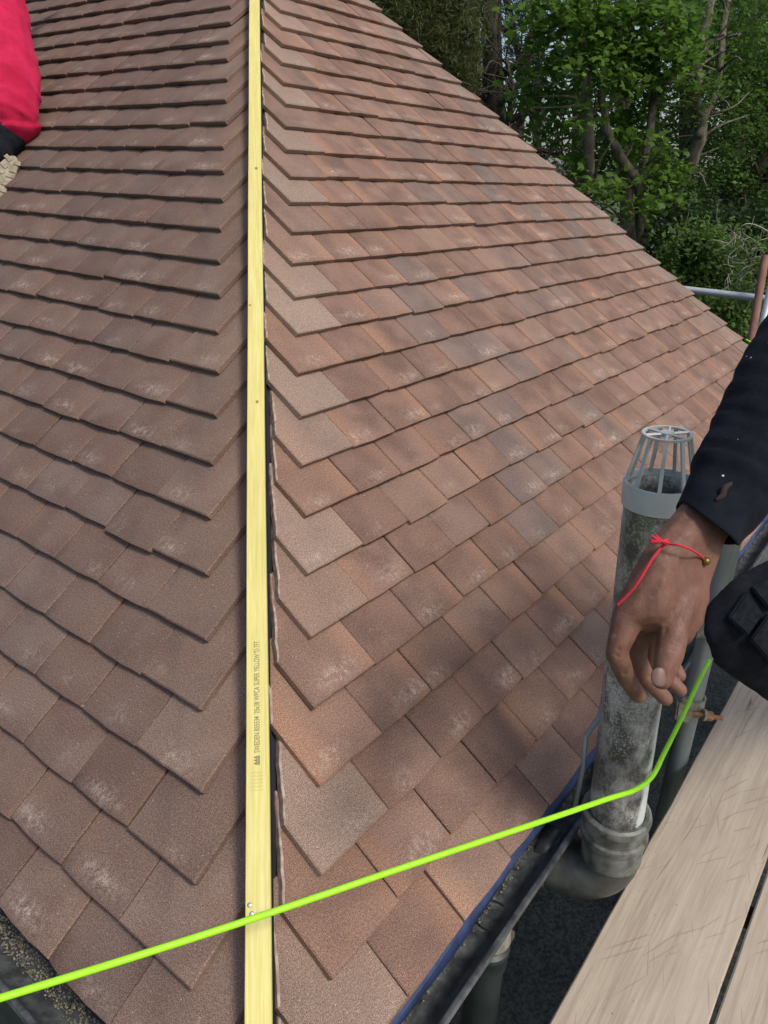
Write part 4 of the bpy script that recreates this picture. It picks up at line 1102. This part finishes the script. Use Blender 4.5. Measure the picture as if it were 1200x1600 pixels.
def limb(bm, pts, r0, r1, n=10, jit=.05, seed=0):
    P = spline(pts, 6); N = len(P)
    P = [p + Vector((noise.noise(Vector((i * .4, seed, 0))), noise.noise(Vector((i * .4, seed, 5))), 0)) * jit for i, p in enumerate(P)]
    tube(bm, P, [r0 + (r1 - r0) * i / (N - 1) for i in range(N)], n, wob=lambda i, k: 1 + .12 * noise.noise(Vector((i * .5, k * .9, seed))))
    return P
def twigs(bm, P, count, length, r0, seed):
    r = random.Random(seed)
    for k in range(count):
        a = P[r.randrange(len(P) // 5, len(P))]; d = Vector((r.gauss(0, 1), r.gauss(0, 1), r.uniform(.0, 1.3))).normalized()
        L = length * r.uniform(.4, 1.2); q = a + d * L * .5 + Vector((r.gauss(0, 1), r.gauss(0, 1), r.gauss(0, 1))) * L * .12; e = a + d * L + Vector((0, 0, r.uniform(-.3, .1) * L))
        tube(bm, spline([a, q, e], 3), [r0 * (1 - .12 * i) for i in range(7)], 5)
def tree(label, base, stems, clumps, n, size, lmat, bmat, shape='leaf', seed=1, tw=25, twl=1.0, name='tree', group=None, **k):
    base = Vector(base); base.z = -2.6
    t = empty(name, tuple(base), label=label, cat='tree', group=group)
    bm = bmesh.new()
    for i, (pts, r0, r1) in enumerate(stems):
        P = limb(bm, pts, r0, r1, seed=seed * 7 + i); twigs(bm, P, tw, twl, r1 * .35 + .008, seed * 31 + i)
    bmesh.ops.recalc_face_normals(bm, faces=bm.faces); from_bm('trunk', bm, bmat, t)
    leaves('crown', clumps, n, size, lmat, t, shape, seed=seed, **k)
    return t
def low(px, dist): p = far(px, 480, dist); p.z = -2.6; return p
# sycamore: several stems with bright clumps
d = 11.0
tree('bright green broad leaved tree with several grey stems behind the roof edge', low(1000, d),
     [([low(1000, d - .5), far(985, 330, d - .6), far(930, 285, d - .8), far(921, 224, d - .9), far(918, 140, d - .9), far(913, 35, d - .9), far(911, -60, d - .9)], .075, .04),
      ([low(1004, d - .5), far(1000, 340, d - .6), far(980, 262, d - .8), far(951, 210, d - .9), far(943, 175, d - .9), far(943, 87, d - .9), far(941, -60, d - .9)], .065, .035),
      ([low(1008, d), far(997, 350, d - .5), far(1004, 262, d - .7), far(1018, 185, d - .7), far(1030, 60, d), far(1040, -60, d)], .07, .035)],
     [(far(858, 60, d - .6), (.42, .42, .55)), (far(852, 145, d - .5), (.40, .4, .45)), (far(885, 10, d - .8), (.5, .5, .35)), (far(862, 215, d - .3), (.25, .25, .25)), (far(1010, 25, d - 1), (.65, .6, .45)), (far(1025, 80, d - 1), (.62, .5, .42)), (far(985, 60, d - .6), (.3, .4, .5)),
      (far(1010, 150, d - .6), (.35, .35, .28)), (far(978, 200, d - .5), (.30, .3, .20)), (far(920, 255, d - .6), (.33, .3, .26)), (far(972, 283, d - .6), (.27, .3, .23)), (far(1040, 290, d - .7), (.27, .3, .38)), (far(1052, 250, d - .6), (.22, .3, .2)), (far(930, 60, d - 1.2), (.45, .25, .5)), (far(925, 170, d - 1.3), (.16, .2, .25)), (far(960, 120, d - 1.2), (.2, .2, .3)), (far(945, 300, d - 1.3), (.25, .2, .12)), (far(1015, 215, d - 1.2), (.18, .2, .25)), (far(1010, 330, d - 1), (.3, .2, .2)), (far(925, 110, d + .8), (.5, .5, 1.0)), (far(990, 225, d + .6), (.5, .4, .4))],
     7600, .085, M_MAPLE, M_BARK, 'leaf', 3, 12, .6, name='broadleaf_tree')
d = 11.6
tree('forked grey trunk with ivy and fine leaves right of the bright tree', low(1040, d),
     [([low(1036, d), far(1039, 413, d), far(1053, 315, d - .6), far(1084, 245, d - .9), far(1095, 196, d - 1), far(1088, 140, d - 1.1), far(1095, 70, d - 1.1), far(1112, 0, d - 1.1), far(1120, -70, d - 1)], .105, .045),
      ([far(1090, 215, d - 1), far(1104, 175, d - 1), far(1116, 150, d - 1), far(1130, 60, d - 1), far(1140, -60, d)], .06, .035)],
     [(far(1085, 60, d - .5), (.5, .6, .7)), (far(1090, 30, d - 1.5), (.3, .2, .35)), (far(1080, 180, d - 1.5), (.12, .15, .3)), (far(1065, 290, d - 1.3), (.2, .2, .2)), (far(1110, 140, d - 1.4), (.25, .2, .3)), (far(1120, 110, d - .7), (.5, .5, .6)), (far(1150, 40, d - .4), (.6, .6, .8)), (far(1045, 180, d + .3), (.4, .5, .9)), (far(1125, 220, d - .2), (.35, .4, .7)), (far(1080, 300, d + .5), (.5, .4, .6)), (far(1160, 190, d), (.5, .4, .8)), (far(1050, 420, d - .3), (.4, .4, .5))],
     11000, .055, M_IVY, M_BARK, 'small', 5, 14, .6, name='ivy_clad_tree')
d = 12.3
tree('leaning dark trunk with small leaves at the right edge', low(1120, d),
     [([low(1105, d), far(1130, 357, d), far(1165, 297, d), far(1193, 227, d), far(1203, 150, d), far(1215, 20, d), far(1222, -60, d)], .15, .07), ([low(1110, d), far(1150, 350, d), far(1200, 280, d), far(1260, 180, d)], .14, .08)],
     [(far(1190, 60, d - .6), (.6, .6, .9)), (far(1180, 170, d - .5), (.5, .5, .8)), (far(1140, 280, d), (.5, .5, .4)), (far(1200, 310, d), (.5, .5, .5)), (far(1250, 120, d), (.8, .6, 1.6)), (far(1110, 20, d + .5), (.8, .6, .8))],
     12000, .06, M_IVY, M_BARK2, 'small', 8, 34, .9, name='leaning_tree')
d = 14.0
tree('olive feathery conifer just beyond the top of the roof edge', low(660, d),
     [([low(670, d), far(668, 300, d), far(672, 100, d), far(675, -80, d)], .22, .12)],
     [(far(650, 30, d), (1.1, .8, .9)), (far(700, 70, d - .3), (.55, .6, .6)), (far(620, -30, d), (1.3, 1, .8)), (far(715, 10, d - .2), (.45, .6, .6)), (far(690, 150, d), (.6, .6, .45)), (far(725, 110, d + .2), (.3, .4, .4))],
     60000, .040, M_CONIF, M_BARK2, 'spray', 11, 24, 1.2, name='conifer_tree', droop=1.0, flat=1.2)
d = 14.8
st_ = [([low(770, d), far(775, 300, d), far(770, 120, d), far(765, -80, d)], .26, .14)]
for k, (a, b, c) in enumerate((((772, 230), (812, 190), (850, 130)), ((772, 250), (800, 160), (790, 90)), ((774, 180), (730, 150), (700, 160)), ((774, 290), (830, 265), (880, 215)), ((774, 310), (820, 320), (860, 300)), ((772, 130), (820, 90), (860, 60)), ((775, 340), (850, 350), (900, 330)), ((774, 200), (840, 170), (880, 180)), ((774, 260), (840, 235), (885, 250)))):
    st_.append(([far(*a, d), far(*b, d - .3), far(*c, d - .5)], .075, .025))
tree('dark conifer with bare crossing branches against the sky gaps', low(770, d), st_,
     [(far(780, 30, d), (1.0, .8, .8)), (far(735, 140, d), (.5, .5, .7)), (far(760, 220, d), (.45, .5, .5)), (far(810, 110, d + .3), (.5, .5, .5)), (far(880, 290, d + .3), (.5, .5, .4)), (far(770, -50, d), (1.6, 1, .8)), (far(830, 300, d), (.5, .5, .28))],
     9000, .05, M_DCON, M_BARK2, 'spray', 13, 22, 1.3, name='dark_conifer_tree', droop=.6, flat=1.2)
# the wood behind: each crown its own tree
back = [(640, 19, 3.2), (740, 22, 3.4), (900, 21, 3.0), (985, 18.5, 2.8), (1070, 20, 3.0), (1160, 17.5, 3.2), (1250, 19, 3.4), (830, 25, 3.4)]
wl = ['leftmost dark tree of the wood, behind the feathery conifer', 'dark tree of the wood seen between the two conifers', 'dark tree of the wood behind the left stems of the bright tree', 'dark tree of the wood behind the bright tree', 'dark tree of the wood behind the forked ivy trunk', 'dark tree of the wood behind the leaning trunk', 'rightmost dark tree of the wood, at the frame edge', 'most distant dark tree, seen through the bare conifer branches']
for i, (px, dd, hh_) in enumerate(back):
    rb = random.Random(100 + i); cl = []
    for k in range(22):
        cl.append((far(px + rb.gauss(0, 42), rb.uniform(-60, 400), dd + rb.uniform(-1, 1)), (rb.uniform(.5, 1.0), rb.uniform(.5, 1.0), rb.uniform(.4, .8))))
    stm = [([low(px + rb.uniform(-15, 15), dd), far(px + rb.gauss(0, 10), 250, dd), far(px + rb.gauss(0, 25), -80, dd)], .18, .08) for _ in range(3)]
    dens = 5200 if px not in (830, 740, 900, 985) else 1100
    tree(wl[i], low(px, dd), stm, cl, dens, .115, M_DARKLEAF, M_BARK2, 'small', 40 + i, 26, 1.6, name='woodland_tree', group='dark trees of the wood behind')
# hedge bank low behind everything
def shrub(label, cl, n, size, mat, seed, base, shape='small', name='shrub'):
    b = Vector(base); b.z = -2.6; t = empty(name, tuple(b), label=label, cat='shrub'); bm = bmesh.new(); r = random.Random(seed)
    for k in range(16):
        e = Vector(cl[r.randrange(len(cl))][0]) + Vector((r.gauss(0, .2), r.gauss(0, .2), r.uniform(0, .3)))
        m_ = (b + e) / 2 + Vector((r.gauss(0, .15), r.gauss(0, .15), .2)); tube(bm, spline([b + Vector((r.gauss(0, .1), r.gauss(0, .1), 0)), m_, e], 4), [.02 * (1 - .09 * i) for i in range(9)], 5)
    from_bm('stem', bm, M_BARK2, t); leaves('foliage', cl, n, size, mat, t, shape, seed=seed, flat=.9)
    return t
d = 8.6
shrub('yellow green shrub beyond the roof edge above the level tube', [(far(1100, 395, d), (.30, .35, .30)), (far(1075, 430, d), (.25, .3, .25)), (far(1130, 425, d), (.3, .3, .25)), (far(1085, 375, d), (.16, .2, .2))], 5200, .05, M_SHRUB, 61, far(1095, 470, d))
d = 8.0
shrub('green shrub below the level scaffold tube', [(far(1125, 500, d), (.35, .35, .28)), (far(1165, 480, d), (.30, .3, .25)), (far(1140, 560, d), (.5, .4, .4)), (far(1200, 540, d), (.4, .4, .5))], 6500, .05, M_SHRUB, 62, far(1140, 600, d))
d = 9.6
shrub('dark leafy bush at the foot of the trunks', [(far(1040, 400, d + .6), (.4, .4, .5)), (far(1150, 380, d + .5), (.6, .5, .5)), (far(1200, 400, d), (.5, .5, .6)), (far(1085, 345, d + 1), (.5, .5, .3)), (far(1100, 460, d), (.7, .5, .5))], 9000, .07, M_DARKLEAF, 63, far(1120, 480, d))
# arching bare twigs
d = 7.8; b = far(1205, 440, d); b.z = -2.6
t = empty('twiggy_shrub', tuple(b), label='tangle of pale bare arching twigs above the scaffold tube', cat='shrub'); bm = bmesh.new(); r = random.Random(5)
def tw(a, m_, e, r0): tube(bm, spline([far(*a, d + r.uniform(-.1, .1)), far(*m_, d - .1), far(*e, d + r.uniform(-.2, .2))], 8), [r0 * (1 - .045 * i) for i in range(17)], 6)
tube(bm, spline([b, far(1215, 470, d)], 4), .02, 6)
tw((1215, 470), (1205, 400), (1160, 430), .010); tw((1230, 410), (1180, 402), (1150, 432), .010); tw((1230, 380), (1165, 350), (1130, 410), .009)
for k in range(70):
    a = (r.uniform(1135, 1225), r.uniform(355, 455)); an = r.uniform(0, 6.28); L = r.uniform(15, 55); c_ = r.uniform(-16, 16)
    tw(a, (a[0] + L * .5 * math.cos(an) - c_ * math.sin(an), a[1] + L * .5 * math.sin(an) + c_ * math.cos(an)), (a[0] + L * math.cos(an), a[1] + L * math.sin(an)), r.uniform(.0025, .0055))
from_bm('twigs', bm, M_TWIG, t)
leaves('foliage', [(far(1150, 350, d), (.12, .15, .06)), (far(1190, 400, d), (.3, .3, .25)), (far(1120, 460, d), (.2, .2, .1))], 900, .045, M_SHRUB, t, 'small', seed=77)
